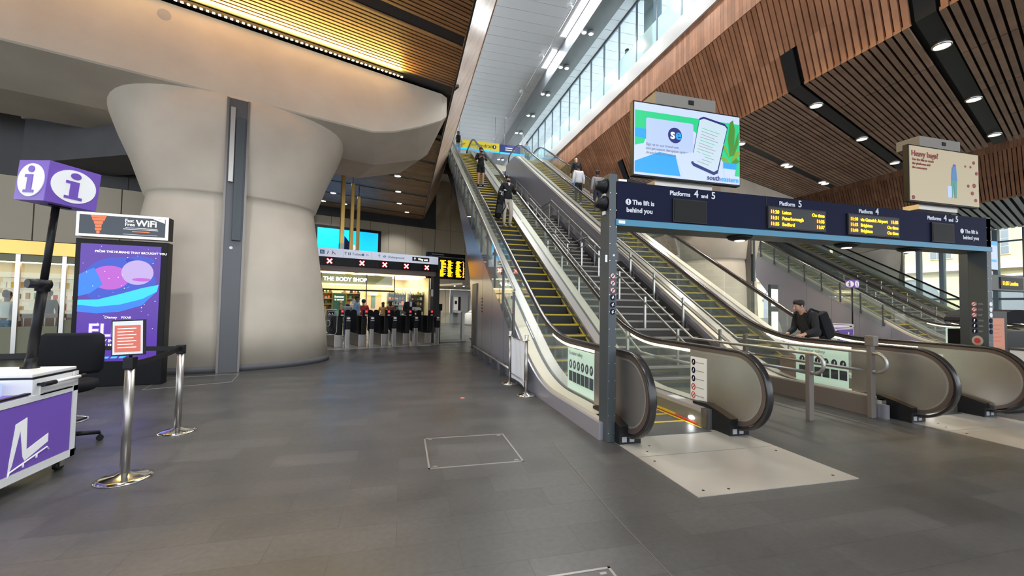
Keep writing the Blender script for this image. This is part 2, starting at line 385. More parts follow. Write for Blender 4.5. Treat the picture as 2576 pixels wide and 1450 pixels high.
# dark channels with downlights
def downlight(loc, label, lens, e, twin=False, rz=FA, group='ceiling downlights'):
    t = thing('downlight', label, 'ceiling light', loc, rz, group)
    mb = MB()
    for dx in ((-.17, .17) if twin else (0,)): mb.lathe([(.14, -.03), (.16, -.03), (.17, .0), (.17, .10), (.13, .10)], dx, 0, 24, cap=False)
    mb.build('trim_ring', 'steel', t); mb = MB()
    for dx in ((-.17, .17) if twin else (0,)): mb.lathe([(.001, -.012), (.09, -.02), (.13, -.01), (.135, .03)], dx, 0, 24)
    mb.build('lens', lens, t)
    l = bpy.data.lights.new('downlight lamp', 'SPOT'); l.energy = e; l.spot_size = 2.1; l.spot_blend = .6; l.shadow_soft_size = .12; l.color = (1, .9, .76) if lens == 'light lens' else (.92, .95, 1)
    lo = bpy.data.objects.new('lamp', l); C.objects.link(lo); lo.parent = t; lo.location = (0, 0, -.06)
    return t
for i, v in enumerate(RROWS):
    mb = MB(); slat(mb, RX0, HC + .03, RX1, HC + .03, y_at(RX0, v), .34, .06); slat(mb, 9.33, 8.09, 9.8, HC + .03, y_at(8.6, v) + K * .73, .34, .03)
    struct(mb.build('ceiling_right_channel', 'black recess'))
    for j, x in enumerate((11.15, 14.8, 18.4)):
        y = y_at(x, v)
        if y < -4 or y > 26 : continue
        if i < 1: lab = 'downlight in the black channel at the top right, %s' % ('the largest of its row', 'the middle one of its row', 'the smallest of its row')[j]
        elif i == 1: lab = 'downlight in the black channel between the two screens, %s' % ('the one nearest the left screen', 'the middle one', 'the one beside the tan screen')[j]
        elif i == 2: lab = 'pair of round downlights above the gantry, %s' % ('beside the edge of the left screen', 'the middle pair', 'the pair at the far end')[j]
        else: lab = 'downlight of the right ceiling hidden beyond the gantry or out of sight'
        downlight((x, y, HC), lab, 'light lens', 600, twin=(i == 2))
for i, v in enumerate(LROWS):
    mb = MB(); slat(mb, -16, HC + .03, 1.2, HC + .03, y_at(-16, v), .34, .06); struct(mb.build('ceiling_left_channel', 'black recess'))
LL = [((-.38, 19.6), 'white downlight above the ticket gates, front one of the right-hand row'), ((-.38, 22.4), 'white downlight above the ticket gates, second of the right-hand row'),
      ((-.35, 25.1), 'white downlight above the ticket gates, third of the right-hand row'), ((.1, 27.4), 'white downlight above the ticket gates, rearmost and nearest the back wall'),
      ((-3.77, 21.2), 'white downlight in the dark ceiling just right of the concrete column, front one'), ((-3.75, 23.8), 'white downlight right of the concrete column, behind the front one'),
      ((-4.6, 25.9), 'white downlight right of the concrete column, beside the tallest gold mast at left'), ((-3.5, 26.3), 'small white downlight peeping beside the tallest gold mast')]
for (x, y), lab in LL: downlight((x, y, HC), lab, 'cool lens', 420)
for (x, y) in ((-.27, 7.12), (-3.9, 5.75), (-3.2, 2.8), (.3, 1.6)): downlight((x, y, HC), 'bright downlight in the slatted timber ceiling above the open floor' if x == -.27 else 'downlight of the slatted ceiling overhead, out of view', 'cool lens', 650)

# ---------------------------------------------------------------- concrete beam and column (skewed grid)
def beam_mesh(u0=-11):
    mb = MB(); rings = []
    us = [-11, -5, -2.3, 0, 2.3, 2.8, 3.3, 4.0, 4.64, 4.82]
    for u in [u0] + [q for q in us if q > u0]:
        t = max(0, min(1, (u - 2.8) / 1.84)); zf = 5.70 + .78 * (t ** 1.4); tb = max(0, min(1, (u - 3.3) / 1.7)); zb = 5.38 + .55 * tb
        e = .18 if u == 4.82 else 0
        rings.append([(u, 0 + e * .3, HC - .02 - e * .2), (u, .0 + e * .3, zf + .03 + e), (u, .03 + e * .3, zf + e), (u, 1.5 - e, zb + e * .5), (u, 3.1, zb + e * .5), (u, 3.1, HC - .02)])
    mb.loft(rings, smooth=False); return mb
struct(FR(beam_mesh().build('ceiling_beam', 'concrete')))
def section(z, a, b, cu, cv, n=48, p=2.6):
    r = []
    for k in range(n):
        q = 2 * PI * k / n; c, s_ = math.cos(q), math.sin(q)
        r.append((cu + a * math.copysign(abs(c) ** (2 / p), c), cv + b * math.copysign(abs(s_) ** (2 / p), s_), z))
    return r
def column_mesh():
    SEC = [(0, 2.12, 1.56), (.9, 2.04, 1.56), (1.9, 1.92, 1.54), (2.8, 1.78, 1.5), (3.5, 1.67, 1.46), (3.66, 1.645, 1.44), (3.68, 1.665, 1.48), (3.72, 1.70, 1.50), (4.4, 1.93, 1.57), (4.9, 2.14, 1.62), (5.3, 2.28, 1.64), (5.6, 2.34, 1.64), (5.8, 2.30, 1.60), (7.0, 2.3, 1.5)]
    mb = MB(); mb.loft([section(z, a, b, .1, 1.58 if z < 5.7 else 1.62, p=(2.3 if z < 2 else 2.5)) for z, a, b in SEC]); return mb
col = tag(FR(bpy.data.objects.new('concrete_column', None)), 'massive flared concrete column with a dark vertical slot, beside the ticket gates', 'column', 'flared concrete columns'); C.objects.link(col)
mat('slot steel', (.20, .18, .165), .35, .7)
def fill_column(t):
    column_mesh().build('shaft', 'concrete', t)
    sk = MB(); 
    sk.loft([section(z, 2.145, 1.585, .1, 1.58, p=2.3) for z in (0.001, .13)]); sk.build('skirting', 'dark concrete', t)
    MB().box(-.17, .19, -.06, .35, .002, 5.66).build('slot_lining', 'dark steel', t)
    MB().box(-.19, -.15, -.085, .1, 0.002, 5.66).box(.17, .21, -.085, .1, 0.002, 5.66).build('slot_edge', 'slot steel', t)
    MB().bbox(-.02, .14, -.15, -.04, 2.7, 5.25, .01).build('light_box', 'gantry grey', t)
    MB().box(-.12, -.04, -.14, -.06, 3.9, 5.45).build('cable_duct', 'brushed steel', t)
    MB().disc((-.02, -.065, 2.55), 'y', .03, .03, .03).build('service_cap', 'white', t)
fill_column(col)
c2 = dup(col); c2.location = (S0[0] + 18.5, S0[1] + 5.6, 0); c2['label'] = 'flared concrete column seen between the two banks of escalators'
c3 = dup(col); c3.location = (S0[0] + 36.3, S0[1] + 11.0, 0); c3['label'] = 'flared concrete column far away beside the tall windows, its upper cone showing'
for k, (du, dv) in enumerate(((18.5, 5.6), (36.3, 11.0))):
    bb = beam_mesh(-2.5).build('ceiling_beam_far', 'concrete'); bb.location = (S0[0] + du, S0[1] + dv, .0); bb.rotation_euler = (0, 0, FA); bb.scale = (1, 1, 1); struct(bb)
# the second branch of the beam, running back to the left
w2 = Vector((-.885, .465, 0)); n2 = Vector((-.465, -.885, 0)); P2 = Vector((-4.47, 10.22, 0))
def B2(d, off, z): p = P2 + w2 * d + n2 * off; return (p.x, p.y, z)
mb = MB(); mb.loft([[B2(d, .5, 7.2), B2(d, .15, 6.75), B2(d, 0, 5.77), B2(d, -1.2, 5.6), B2(d, -2.5, 7.2)] for d in (.2, 3, 6, 9)], smooth=False)
struct(mb.build('ceiling_beam_branch', 'concrete'))
mb = MB(); mb.loft([[B2(d, -.05, 5.77), B2(d, -.02, 4.67), B2(d, -1.2, 4.67), B2(d, -1.2, 5.77)] for d in (.5, 3, 6, 9)], smooth=False)
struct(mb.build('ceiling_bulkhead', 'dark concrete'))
o = tag(MB().lathe([(.001, -.03), (.1, -.03), (.11, -.015), (.11, 0)], 0, 0, 24).build('beam_cap', 'grey print'), 'small round grey cap fixed on the face of the concrete beam', 'cap')
o.rotation_euler = (PI / 2, 0, FA); o.location = F2W(-1.25 + .0, -.002, 6.98) 
# LED strip tucked above the beam
t = thing('light_strip', 'long strip of small warm bulbs glowing between concrete beam and slatted ceiling', 'strip light', F2W(0, -.2, HC - .03), FA)
MB().box(-9, 3.45, -.04, .04, 0, .05).build('housing', 'dark steel', t)
mb = MB(); u = -8.9
while u < 3.4: mb.box(u, u + .045, -.02, .02, -.012, 0.001); u += .1
tag(mb.build('bulb', 'warm lens', t), kind='stuff')
struct(FR(MB().box(-16, 4.9, -.5, .05, HC + .04, HC + .11).build('ceiling_recess', 'black recess')))
for u in (-6.9, -2.7, 1.3):
    for rx, e in ((-2.0, 380),):
        l = bpy.data.lights.new('warm strip lamp', 'AREA'); l.shape = 'RECTANGLE'; l.size = 4.1; l.size_y = .05; l.energy = e; l.color = (1, .66, .15)
        lo = bpy.data.objects.new('warm_strip_lamp', l); C.objects.link(lo); lo.parent = t; lo.location = (u, -.16 if rx > 0 else -.10, -.06); lo.rotation_euler = (rx, 0, 0)

# ---------------------------------------------------------------- walls on the skewed grid
def panel_wall(name, u0, u1, v, z0, z1, step=1.2, th=.1, m='ticket hall cladding', off=0, g=.012):
    mb = MB(); mb.use('panel joint').box(u0, u1, v + .02, v + th, z0, z1); mb.use(m); u = u0 + off if off <= 0 else u0
    while u < u1 - .02:
        e = min(u + step, u1); mb.box(max(u, u0) + g, e - g, v, v + .02, z0 + .005, z1 - .005); u = e
    return struct(FR(mb.build(name)))
panel_wall('wall_back_upper', -3.0, 12.35, 17, 3.32, 6.72, 1.2)
panel_wall('wall_back_right_upper', 12.37, 22, 17, 6.745, 12.5, 1.2)
panel_wall('wall_back_right', 12.37, 22, 17, 2.47, 6.74, 1.2)
panel_wall('wall_back_right_low', 12.1, 13.65, 17, 0, 2.45, 1.2)
struct(FR(MB().box(-16, 12.35, 16.9, 17.2, 6.72, 7.3).box(6, 12.35, 17.0, 17.2, 7.3, 11.5).build('wall_back_bulkhead', 'dark bulkhead')))
struct(FR(MB().box(-16, 4.6, 17.0, 17.2, 0, 6.7).build('wall_back_left', 'ticket hall cladding')))
mb = MB().use('cloth brown'); mb.box(13.7, 22, 17.0, 17.1, 0, 2.45)
struct(FR(mb.build('wall_ticket_office', 'grey print')))
panel_wall('wall_left', -10, -1.4, 4.5, 2.82, 4.34, 1.55, off=-.1)
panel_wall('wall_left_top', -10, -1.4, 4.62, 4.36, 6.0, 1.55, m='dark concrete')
struct(FR(MB().box(-10, -3.1, 4.42, 4.6, 2.48, 2.8).build('trim_3', 'gold column')))
struct(FR(MB().box(-10, -1.5, 4.45, 4.6, 0, .12).build('baseboard_left', 'dark bulkhead')))

# ---------------------------------------------------------------- upper level
mb = MB().use('ceiling seam').box(-24, 7.4, -8, 62, 14.02, 14.2); mb.use('white ceiling'); y = -8
while y < 62: mb.box(-24, 7.35, y + .012, y + .638, 14.0, 14.03); y += .65
struct(mb.build('ceiling_upper'))
mb = MB().use('ceiling seam').box(7.9, 18, -8, 62, 13.44, 13.6); mb.use('white ceiling'); y = -8
while y < 62:
    mb.box(7.9, 8.5, y + .012, y + .638, 13.42, 13.45); mb.box(8.65, 18, y + .012, y + .638, 13.42, 13.45); y += .65
struct(mb.build('ceiling_upper_right'))
struct(MB().box(7.05, 7.2, -8, 45, 13.15, 14.0).box(7.2, 7.92, -8, 10.5, 13.2, 13.95).box(7.2, 7.92, 12.5, 45, 13.2, 13.95).box(7.2, 7.7, 10.5, 12.5, 13.4, 13.95).build('ceiling_upper_beam', 'grey beam'))
for i in range(-2, 9):
    y = 13.3 + 2.72 * i
    if y > 36: break
    t = thing('upper_floodlight', 'twin floodlight under the grey upper beam, %s' % ['', '', 'closest to the top of the photo', 'second from the top', 'third from the top', 'fourth from the top', 'fifth from the top, near the escalator head'][i + 2] if 0 <= i < 5 else 'twin floodlight of the upper beam far beyond the others', 'floodlight', (7.3, y, 13.06), 0, 'floodlights under the grey upper beam')
    for dx in (-.16, .16):
        MB().lathe([(.10, .0), (.12, .02), (.12, .12), (.05, .15)], dx, 0, 20, cap=False).build('housing', 'grey print', t)
        MB().lathe([(.001, -.01), (.06, -.01), (.09, 0), (.09, .02)], dx, 0, 16).build('lens', 'light lens', t)
    l = bpy.data.lights.new('floodlight lamp', 'SPOT'); l.energy = 300; l.spot_size = 2.6; l.spot_blend = .7; l.shadow_soft_size = .2; l.color = (1, .95, .88); lo = bpy.data.objects.new('lamp', l); C.objects.link(lo); lo.parent = t; lo.location = (0, 0, -.06)
for i in range(6):
    y = 12 + 3.6 * i; t = thing('ceiling_speaker', 'round white unit under the white upper ceiling, %s' % ['nearest the camera', 'second along', 'third along', 'fourth along', 'fifth along', 'farthest, above the yellow sign'][i], 'ceiling fitting', (6.3, y, 13.72), 0, 'round units along the upper cable')
    MB().lathe([(.001, -.02), (.1, -.02), (.12, .02), (.12, .1), (.04, .14), (.03, .28)], 0, 0, 20).build('body', 'white', t)
tag(MB().tube([(6.45, -5, 13.8), (6.45, 20, 13.8), (6.45, 44, 13.8)], .025, 8).build('ceiling_cable', 'steel'), 'thin cable conduit running the length of the white upper ceiling', 'conduit')
mat('skylight and fill panel', (.9, .95, 1), .4, emit=3, ecol=(.9, .96, 1))
# glazed wall of the upper level
MY = [11.5 - 1.365 * k for k in range(1, 9)] + [11.5 + 1.365 * k for k in range(0, 14)]; MY.sort()
for i, (a, c) in enumerate(zip(MY[:-1], MY[1:])):
    f = MB().box(8.54, 8.6, a - .03, a + .03, 10.95, 13.4); f.box(8.55, 8.6, a, c, 10.95, 11.0).box(8.55, 8.6, a, c, 13.36, 13.42)
    w_ = struct(f.build('window_%d' % (i + 1), 'column grey blue'))
    MB().box(8.565, 8.58, a + .03, c - .03, 11.85, 13.36).build('pane', 'clear glass', w_)
    MB().box(8.565, 8.58, a + .03, c - .03, 11.0, 11.83).build('frosted_pane', 'frosted glass', w_)
    MB().box(8.63, 8.7, a + .03, c - .03, 11.80, 11.86).build('rail', 'white', w_)
tag(MB().box(8.6, 8.95, 13.16, 13.78, 10.6, 13.42).build('upper_post', 'column grey blue'), 'broad blue-grey post behind the glazing of the upper level', 'post')
# upper level light: skylight slots, plus added fill uplights and ceiling panels
def area(name, loc, rot, sx, sy, e, col, parent=None):
    l = bpy.data.lights.new(name, 'AREA'); l.shape = 'RECTANGLE'; l.size = sx; l.size_y = sy; l.energy = e; l.color = col
    lo = bpy.data.objects.new(name.replace(' ', '_'), l); C.objects.link(lo); lo.location = loc; lo.rotation_euler = rot
    if parent: lo.parent = parent
    return lo
t = thing('fill_uplight', 'long uplight trough on the left edge of the upper floor, out of view', 'cove light', (1.2, 12, 10.95))  # unseen uplight added to brighten the white upper ceiling
MB().box(-.15, .15, -16, 18, -.03, .10).build('trough', 'white', t); area('fill uplight lamp', (0, 1, .13), (PI, 0, 0), .2, 33, 430, (.93, .96, 1), t)
t = thing('fill_uplight', 'long uplight trough on the floor behind the upper glazing', 'cove light', (9.6, 12, 10.7))  # second added uplight, brightens the room behind the glazing
MB().box(-.15, .15, -16, 18, -.08, .10).build('trough', 'white', t); area('fill uplight lamp', (0, 1, .13), (PI, 0, 0), .2, 33, 230, (.9, .97, 1), t)
for k, (y0, ln) in enumerate(((13.6, 4.2), (18.9, 1.6), (6.5, 3.6))):
    t = thing('skylight', 'skylight slot beside the grey upper beam, %s' % ('the long one near the top', 'the short one farther along', 'the one out of view overhead')[k], 'skylight', (6.86, y0, 13.99), 0, 'skylight slots')
    MB().box(-.14, .14, 0, ln, -.03, .0).build('diffuser', 'skylight and fill panel', t); MB().box(-.17, -.14, -.03, ln + .03, -.06, 0).box(.14, .17, -.03, ln + .03, -.06, 0).build('frame', 'white', t)
    area('skylight lamp', (0, ln / 2, -.07), (0, 0, 0), .26, ln, 55 * ln, (.9, .96, 1), t)
for k in range(6):  # glowing panels added to light the upper glazing from behind
    t = thing('fill_panel', 'bright ceiling panel of the room behind the upper glazing, %s' % ('first', 'second', 'third', 'fourth', 'fifth', 'sixth')[k] + ' from the front', 'ceiling light', (11.5, 4 + 5 * k, 13.40), 0, 'ceiling panels behind the upper glazing')
    MB().box(-1.2, 1.2, 0, 1.2, -.02, .0).build('diffuser', 'skylight and fill panel', t); area('fill panel lamp', (0, .6, -.05), (0, 0, 0), 2.2, 1.1, 150, (.92, .97, 1), t)
t = thing('hanging_sign', 'long yellow hanging sign over the top of the nearest escalator', 'sign', (3.3, 27, 11.62))

mat('blue sign', (.02, .03, .22), .5); mat('yellow sign', (.80, .62, .04), .5, emit=.25)
MB().box(-.4, 2.68, 0, .1, 0.08, .6).build('panel', 'yellow sign', t); MB().box(-.4, 2.68, -.002, .1, 0, .08).build('lower_strip', 'sky blue screen', t)
text('Pier', .34, 'black print', (-.15, -.01, .24), t); text('Handrail', .34, 'black print', (1.05, -.01, .24), t)
MB().disc((2.35, -.02, .34), 'y', .13, .13, .02).build('round_symbol', 'black print', t); MB().box(2.31, 2.39, -.03, -.02, .26, .42).build('arrow', 'white print', t)
MB().tube([(0, .05, .6), (0, .05, 2.4)], .015, 6).tube([(2.4, .05, .6), (2.4, .05, 2.4)], .015, 6).build('hanger', 'steel', t)
t = thing('hanging_sign', 'dark blue hanging sign to the right of the yellow one', 'sign', (6.05, 27, 11.6))
MB().box(0, 1.9, 0, .1, .08, .6).build('panel', 'blue sign', t)
MB().box(0, 1.9, -.002, .1, 0, .08).build('lower_strip', 'sky blue screen', t)
MB().box(.35, .85, -.01, 0, .36, .42).box(.35, .85, -.01, 0, .22, .28).build('white_bar', 'white print', t)
MB().tube([(.3, .05, .6), (.3, .05, 2.4)], .015, 6).tube([(1.6, .05, .6), (1.6, .05, 2.4)], .015, 6).build('hanger', 'steel', t)

# ---------------------------------------------------------------- window wall on the right and the street outside
YW = [13.6 + 1.5 * k for k in range(-6, 16)]
for i, (a, c) in enumerate(zip(YW[:-1], YW[1:])):
    f = MB().box(39.9, 40.2, a - .14, a + .14, 0, HC); f.box(39.95, 40.1, a, c, 6.35, 6.45).box(39.95, 40.1, a, c, 2.35, 2.5)
    w_ = struct(f.build('window_%d' % (40 + i), 'column grey blue')); MB().box(40.0, 40.03, a + .14, c - .14, .05, HC).build('pane', 'shop glass', w_)
t = thing('street_building', 'cream stone building with arches and paned windows seen through the window wall', 'building', (54, 20, 0))
mb = MB().box(0, 6, -26, 34, 0, 16); mb.build('facade', 'outside stone', t)
for z in (5.6, 11.2): MB().box(-.5, 0, -26, 34, z, z + .5).build('cornice', 'outside pale', t)
for k in range(14):
    y = -24 + 4.2 * k
    f = MB().box(-.12, 0.02, y, y + 1.9, 6.9, 10.0).build('window', 'outside pale', t)
    mb = MB()
    for a in range(3):
        for c in range(4): mb.box(-.16, -.1, y + .1 + a * .6, y + .62 + a * .6, 7.0 + c * .74, 7.66 + c * .74)
    mb.build('pane', 'outside glass', f)
for k in range(7):
    y = -23 + 8.4 * k; pts = [(y, 0), (y + 5.2, 0), (y + 5.2, 2.6)] + [(y + 2.6 + 2.6 * math.cos(q), 2.6 + 2.2 * math.sin(q)) for q in [PI * i / 16 for i in range(1, 16)]] + [(y, 2.6)]
    MB().prism(pts, 'x', -.1, .05).build('arch_glazing', 'outside glass', t)
    ring = [(-.02, y + 2.6 + 2.75 * math.cos(PI * i / 16), 2.6 + 2.35 * math.sin(PI * i / 16)) for i in range(17)]
    MB().tube(ring, .2, 8).build('arch_moulding', 'outside pale', t)
# ---------------------------------------------------------------- escalators (built once, copied)
SL = .577
def g(y, b=6.53, top=24.9, R=.83):
    """rise of the incline at y, with eased bends at foot and head"""
    def ramp(t, c):
        if t < c - R: return 0
        if t < c + R: return SL * (t - c + R) ** 2 / (4 * R)
        return SL * (t - c)
    return ramp(y, b) - ramp(y, top)
def frange(a, b, st):
    n = max(1, int(math.ceil((b - a) / st))); return [a + (b - a) * i / n for i in range(n + 1)]
YE = 27.0
YS = frange(4.2, 5.7, .5) + frange(5.7, 7.36, .12)[1:] + frange(7.36, 24.07, 1.4)[1:] + frange(24.07, 25.73, .15)[1:] + [26.3, YE]
def loop_pts():
    pts = [(y, 1.0 + g(y)) for y in reversed(YS)]
    pts = [p for p in pts if p[0] > 4.2]
    pts += [(4.13 - .45 * math.sin(q), .55 + .45 * math.cos(q)) for q in [PI * i / 44 for i in range(0, 45)]] + [(4.5, .1)]
    top = [(YE + .45 * math.sin(q), 11.17 + .45 * math.cos(q)) for q in [PI * i / 12 for i in range(12, 0, -1)]]
    return top + pts
LOOP = loop_pts()
def make_escalator():
    t = thing('escalator', 'escalator', 'escalator', (2.2, 0, 0), 0, 'escalators rising to the upper level')
    XH = (.22, 1.65)
    for s, xh in enumerate(XH):
        sg = -1 if s == 0 else 1
        h = MB().band([(p[0], p[1] - .012) for p in LOOP], .088, .038, xh).build('handrail', 'handrail rubber', t)
        inner = [(p[0] + (.035 if p[0] < 4.13 else 0), p[1] - .045) for p in LOOP if p[1] > .95]
        MB().sweep([(y, .945 + g(y)) for y in reversed(YS) if y > 4.2] + [(4.13 - .40 * math.sin(q), .545 + .40 * math.cos(q)) for q in [PI * i / 40 for i in range(0, 41)]], .055, .045, xh).build('handrail_guide', 'handrail guide', t)
        # steel newel infill with rounded end
        poly = [(4.95, .93), (4.13, .93)] + [(4.13 - .385 * math.sin(q), .545 + .385 * math.cos(q)) for q in [PI * i / 18 for i in range(1, 18)]] + [(4.13, .16), (4.95, .22)]
        MB().prism(poly, 'x', xh - .018, xh + .018).build('newel_panel', 'brushed steel', t)
        ring = [(4.13 - .36 * math.sin(q), .545 + .36 * math.cos(q)) for q in [PI * i / 20 for i in range(0, 21)]]
        MB().sweep([(4.9, .905)] + ring + [(4.9, .2)], .05, .018, xh).build('newel_trim', 'satin rail', t)
        gy = [4.95, 6.1, 7.36] + frange(7.36, 24.07, 1.9)[1:] + [25.73, YE]
        for a, c in zip(gy[:-1], gy[1:]):
            ys = [y for y in YS if a + .01 < y < c - .01]; ys = [a + .008] + ys + [c - .008]
            MB().ribbon(xh - .006, xh + .006, ys, lambda y: .24 + g(y), lambda y: .92 + g(y)).build('glass_panel', 'balustrade glass', t)
        MB().ribbon(xh - .02, xh + .02, [4.96] + [y for y in YS if 4.96 < y < 6.5] + [6.5], lambda y: .885 + g(y), lambda y: .915 + g(y)).build('light_strip', 'strip light', t)
        # decks and skirts
        ys = [4.4] + [y for y in YS if y > 4.45]
        xo = (.0, .19) if s == 0 else (1.68, 1.87); xi = (.25, .43) if s == 0 else (1.44, 1.62)
        MB().ribbon(xo[0], xo[1], ys, lambda y: .19 + g(y), lambda y: .235 + g(y)).build('outer_deck', 'cream deck', t)
        MB().ribbon(xi[0], xi[1], ys, lambda y: .19 + g(y), lambda y: .24 + g(y)).build('inner_deck', 'pale deck', t)
        xk = xi[1] - .02 if s == 0 else xi[0]
        MB().ribbon(xk, xk + .02, ys, lambda y: -.05 + g(y), lambda y: .19 + g(y)).build('skirt', 'steel', t)
        MB().ribbon(xk + (.02 if s == 0 else -.012), xk + (.032 if s == 0 else 0), [5.0] + [y for y in YS if 5 < y < 25], lambda y: .03 + g(y), lambda y: .055 + g(y)).build('skirt_brush', 'yellow paint', t)
        MB().ribbon(xk + (.02 if s == 0 else -.01), xk + (.03 if s == 0 else 0), [4.55, 5.5], lambda y: .02, lambda y: .035).build('red_line', 'red paint', t)
        MB().ribbon(.19 if s == 0 else 1.62, .25 if s == 0 else 1.68, ys, lambda y: .0 + g(y), lambda y: .236 + g(y)).build('glazing_channel', 'dark steel', t)
        # black handrail inlet at the foot
        MB().prism([(4.10, 0), (4.75, 0), (4.75, .27), (4.5, .29), (4.3, .25), (4.10, .20)], 'x', xh - .13, xh + .13).build('handrail_inlet', 'black plastic', t)
        m = MB().box(xh - .10, xh - .045, 4.09, 4.10, .03, .085).box(xh - .01, xh + .045, 4.09, 4.10, .03, .085); m.build('inlet_label', 'grey print', t)
        MB().box(xo[0] + .004, xo[1], 4.4, 4.5, 0, .235).box(xi[0], xi[1], 4.4, 4.5, 0, .24).build('deck_end', 'brushed steel', t)
        MB().disc((xk + (.02 if s == 0 else -.012), 4.68, .075), 'x', .045, .022, .012, 20).build('comb_light', 'cool lens', t)
    # notice panel on the left glass and white notice on the right newel
    nb = MB().box(.235, .24, 5.02, 5.92, .26, .86).build('safety_panel', 'pale green', t)
    text('Escalator safety', .075, 'grey print', (.232 - .0, 5.86, .77), nb, (PI / 2, 0, -PI / 2))
    m1 = MB(); m2 = MB()
    for k in range(6): m1.disc((.2295, 5.80 - .14 * k, .63), 'x', .048, .065, .004, 20); m2.box(.2295, .235, 5.74 - .14 * k, 5.855 - .14 * k, .38, .53)
    m1.use('navy'); m1.build('symbol', 'navy', nb); m2.build('caption', 'navy', nb)
    m = MB()
    for k in range(6): m.tube([(.2285, 5.80 - .14 * k, .60), (.2285, 5.79 - .14 * k, .66)], .007, 5)
    m.build('pictogram', 'white print', nb)
    for xs, xe in ((1.625, 1.632),):
        nb = MB().box(xs, xe, 4.62, 4.93, .26, .83).build('notice', 'white', t)
        for k in range(5):
            zc = .76 - .11 * k
            if k < 3:
                MB().disc((xs - .004, 4.87, zc), 'x', .035, .042, .004, 20).build('symbol', 'navy', nb); MB().tube([(xs - .005, 4.875, zc - .02), (xs - .005, 4.86, zc + .02)], .006, 5).build('pictogram', 'white print', nb)
            else:
                MB().tube([(xs - .003, 4.87 + .034 * math.cos(q), zc + .04 * math.sin(q)) for q in [2 * PI * i / 18 for i in range(18)]], .005, 5, closed=True).build('symbol', 'red', nb)
                MB().tube([(xs - .004, 4.895, zc - .025), (xs - .004, 4.845, zc + .025)], .004, 5).build('slash', 'red', nb)
            MB().box(xs - .003, xs, 4.67, 4.82, zc - .005, zc + .004).build('caption', 'grey print', nb)
    MB().box(.28, .40, 4.9, 5.1, .24, .243).build('deck_label', 'white', t); MB().box(1.47, 1.6, 5.0, 5.22, .24, .243).build('deck_label', 'white', t)
    # steps
    sm = MB()
    sm.use('step tread').box(-.495, .495, 0, .35, -.02, 0); sm.use('step riser').box(-.495, .495, -.0, .02, -.23, -.02)
    sm.use('yellow paint').box(-.495, .495, -.004, .035, -.028, .004).box(-.495, -.46, .035, .35, -.01, .004).box(.46, .495, .035, .35, -.01, .004)
    step_me = sm.mesh('step'); y = 4.42; k = 0
    while y < 26.4:
        o = bpy.data.objects.new('step', step_me); C.objects.link(o); o.parent = t; z = g(y + .17)
        o.location = (.935, y, z + .006); y += .3472; k += 1
    MB().box(.44, 1.43, 4.3, 4.45, -.01, .012).build('comb_plate', 'dark steel', t)
    MB().box(.44, 1.43, 26.4, 28.4, 10.55, 10.62).build('head_plate', 'steel plate', t)
    # truss and cladding
    side = [(4.3, 0)] + [(12.95, 0), (12.98, .3), (13.87, 2.34), (14.62, 3.22), (16.02, 4.4), (19.66, 7.5), (21.6, 9.12), (24.6, 10.2), (27, 10.2)]
    topl = [(y, .19 + g(y)) for y in reversed(YS)]
    poly = side + [p for p in topl if p[0] > 4.35] + [(4.3, .19)]
    cl = MB().prism(poly, 'x', -.05, 0.0).build('side_cladding', 'side cladding', t)
    poly2 = [(4.3, 0), (7.3, 0)] + [(y, max(0, -1.0 - (y - 8) * .12 + g(y))) for y in frange(8.4, 24.6, 1.5)] + [(27.2, 8.4)] + [p_ for p_ in topl if p_[0] > 4.35] + [(4.3, .19)]
    MB().prism(poly2, 'x', 1.87, 1.9).build('side_cladding', 'side cladding', t); t['p2'] = 0
    make_escalator.plain = MB().use('side cladding').prism(poly2, 'x', -.05, 0.0).mesh('side_cladding'); del t['p2']
    m = MB()
    for y in (7.6, 8.9, 10.2, 11.5): m.box(-.053, -.049, y, y + .006, .05, .1 + g(y))
    m.build('cladding_joint', 'dark steel', t)
    MB().prism([(7.6, -.02), (8.6, 0.02)] + [(y, -.95 + g(y)) for y in frange(9.0, 24.5, 1.5)] + [(27, 9.9), (27, 10.5)] + [(y, -.25 + g(y)) for y in reversed(YS) if 7.8 < y < 24.5], 'x', .02, 1.85).build('truss', 'slat void', t)
    MB().box(.0, 1.87, 26.3, 27.6, 10.0, 10.55).build('truss_end', 'dark steel', t)
    return t
mat('red paint', (.55, .03, .02), .5, emit=.25)
mat('pale green', (.62, .74, .66), .35, emit=.35, ecol=(.8, 1, .85))
esc = make_escalator(); esc['label'] = 'escalator nearest the open floor, bringing people down beside the grey clad wall'
def cladding_extras(t):
    MB().box(-.075, -.05, 12.35, 13.15, .08, 2.1).build('door', 'gantry grey', t)
    m = MB()
    for k in range(5): m.box(-.056, -.05, 11.45, 11.62, 1.25 + k * .09, 1.29 + k * .09)
    m.build('vent', 'black plastic', t)
e2 = copy_at(esc, (6.53, 0, 0), 'escalator going up beside the timber wall, with a queue of travellers near its head')
e3 = copy_at(esc, (20.45, 5.7, 0), 'distant escalator of the second bank, left one, behind the information desk')
e4 = copy_at(esc, (24.8, 5.7, 0), 'distant escalator of the second bank, right one, in front of the tall windows')
for e_ in (e2, e4):
    for ch in list(e_.children):
        if ch.name.startswith('cladding_joint'): bpy.data.objects.remove(ch)
        elif ch.name.startswith('side_cladding') and min(v.co.x for v in ch.data.vertices) < -.01: ch.data = make_escalator.plain
for e_, off in ((esc, 0),): cladding_extras(e_)
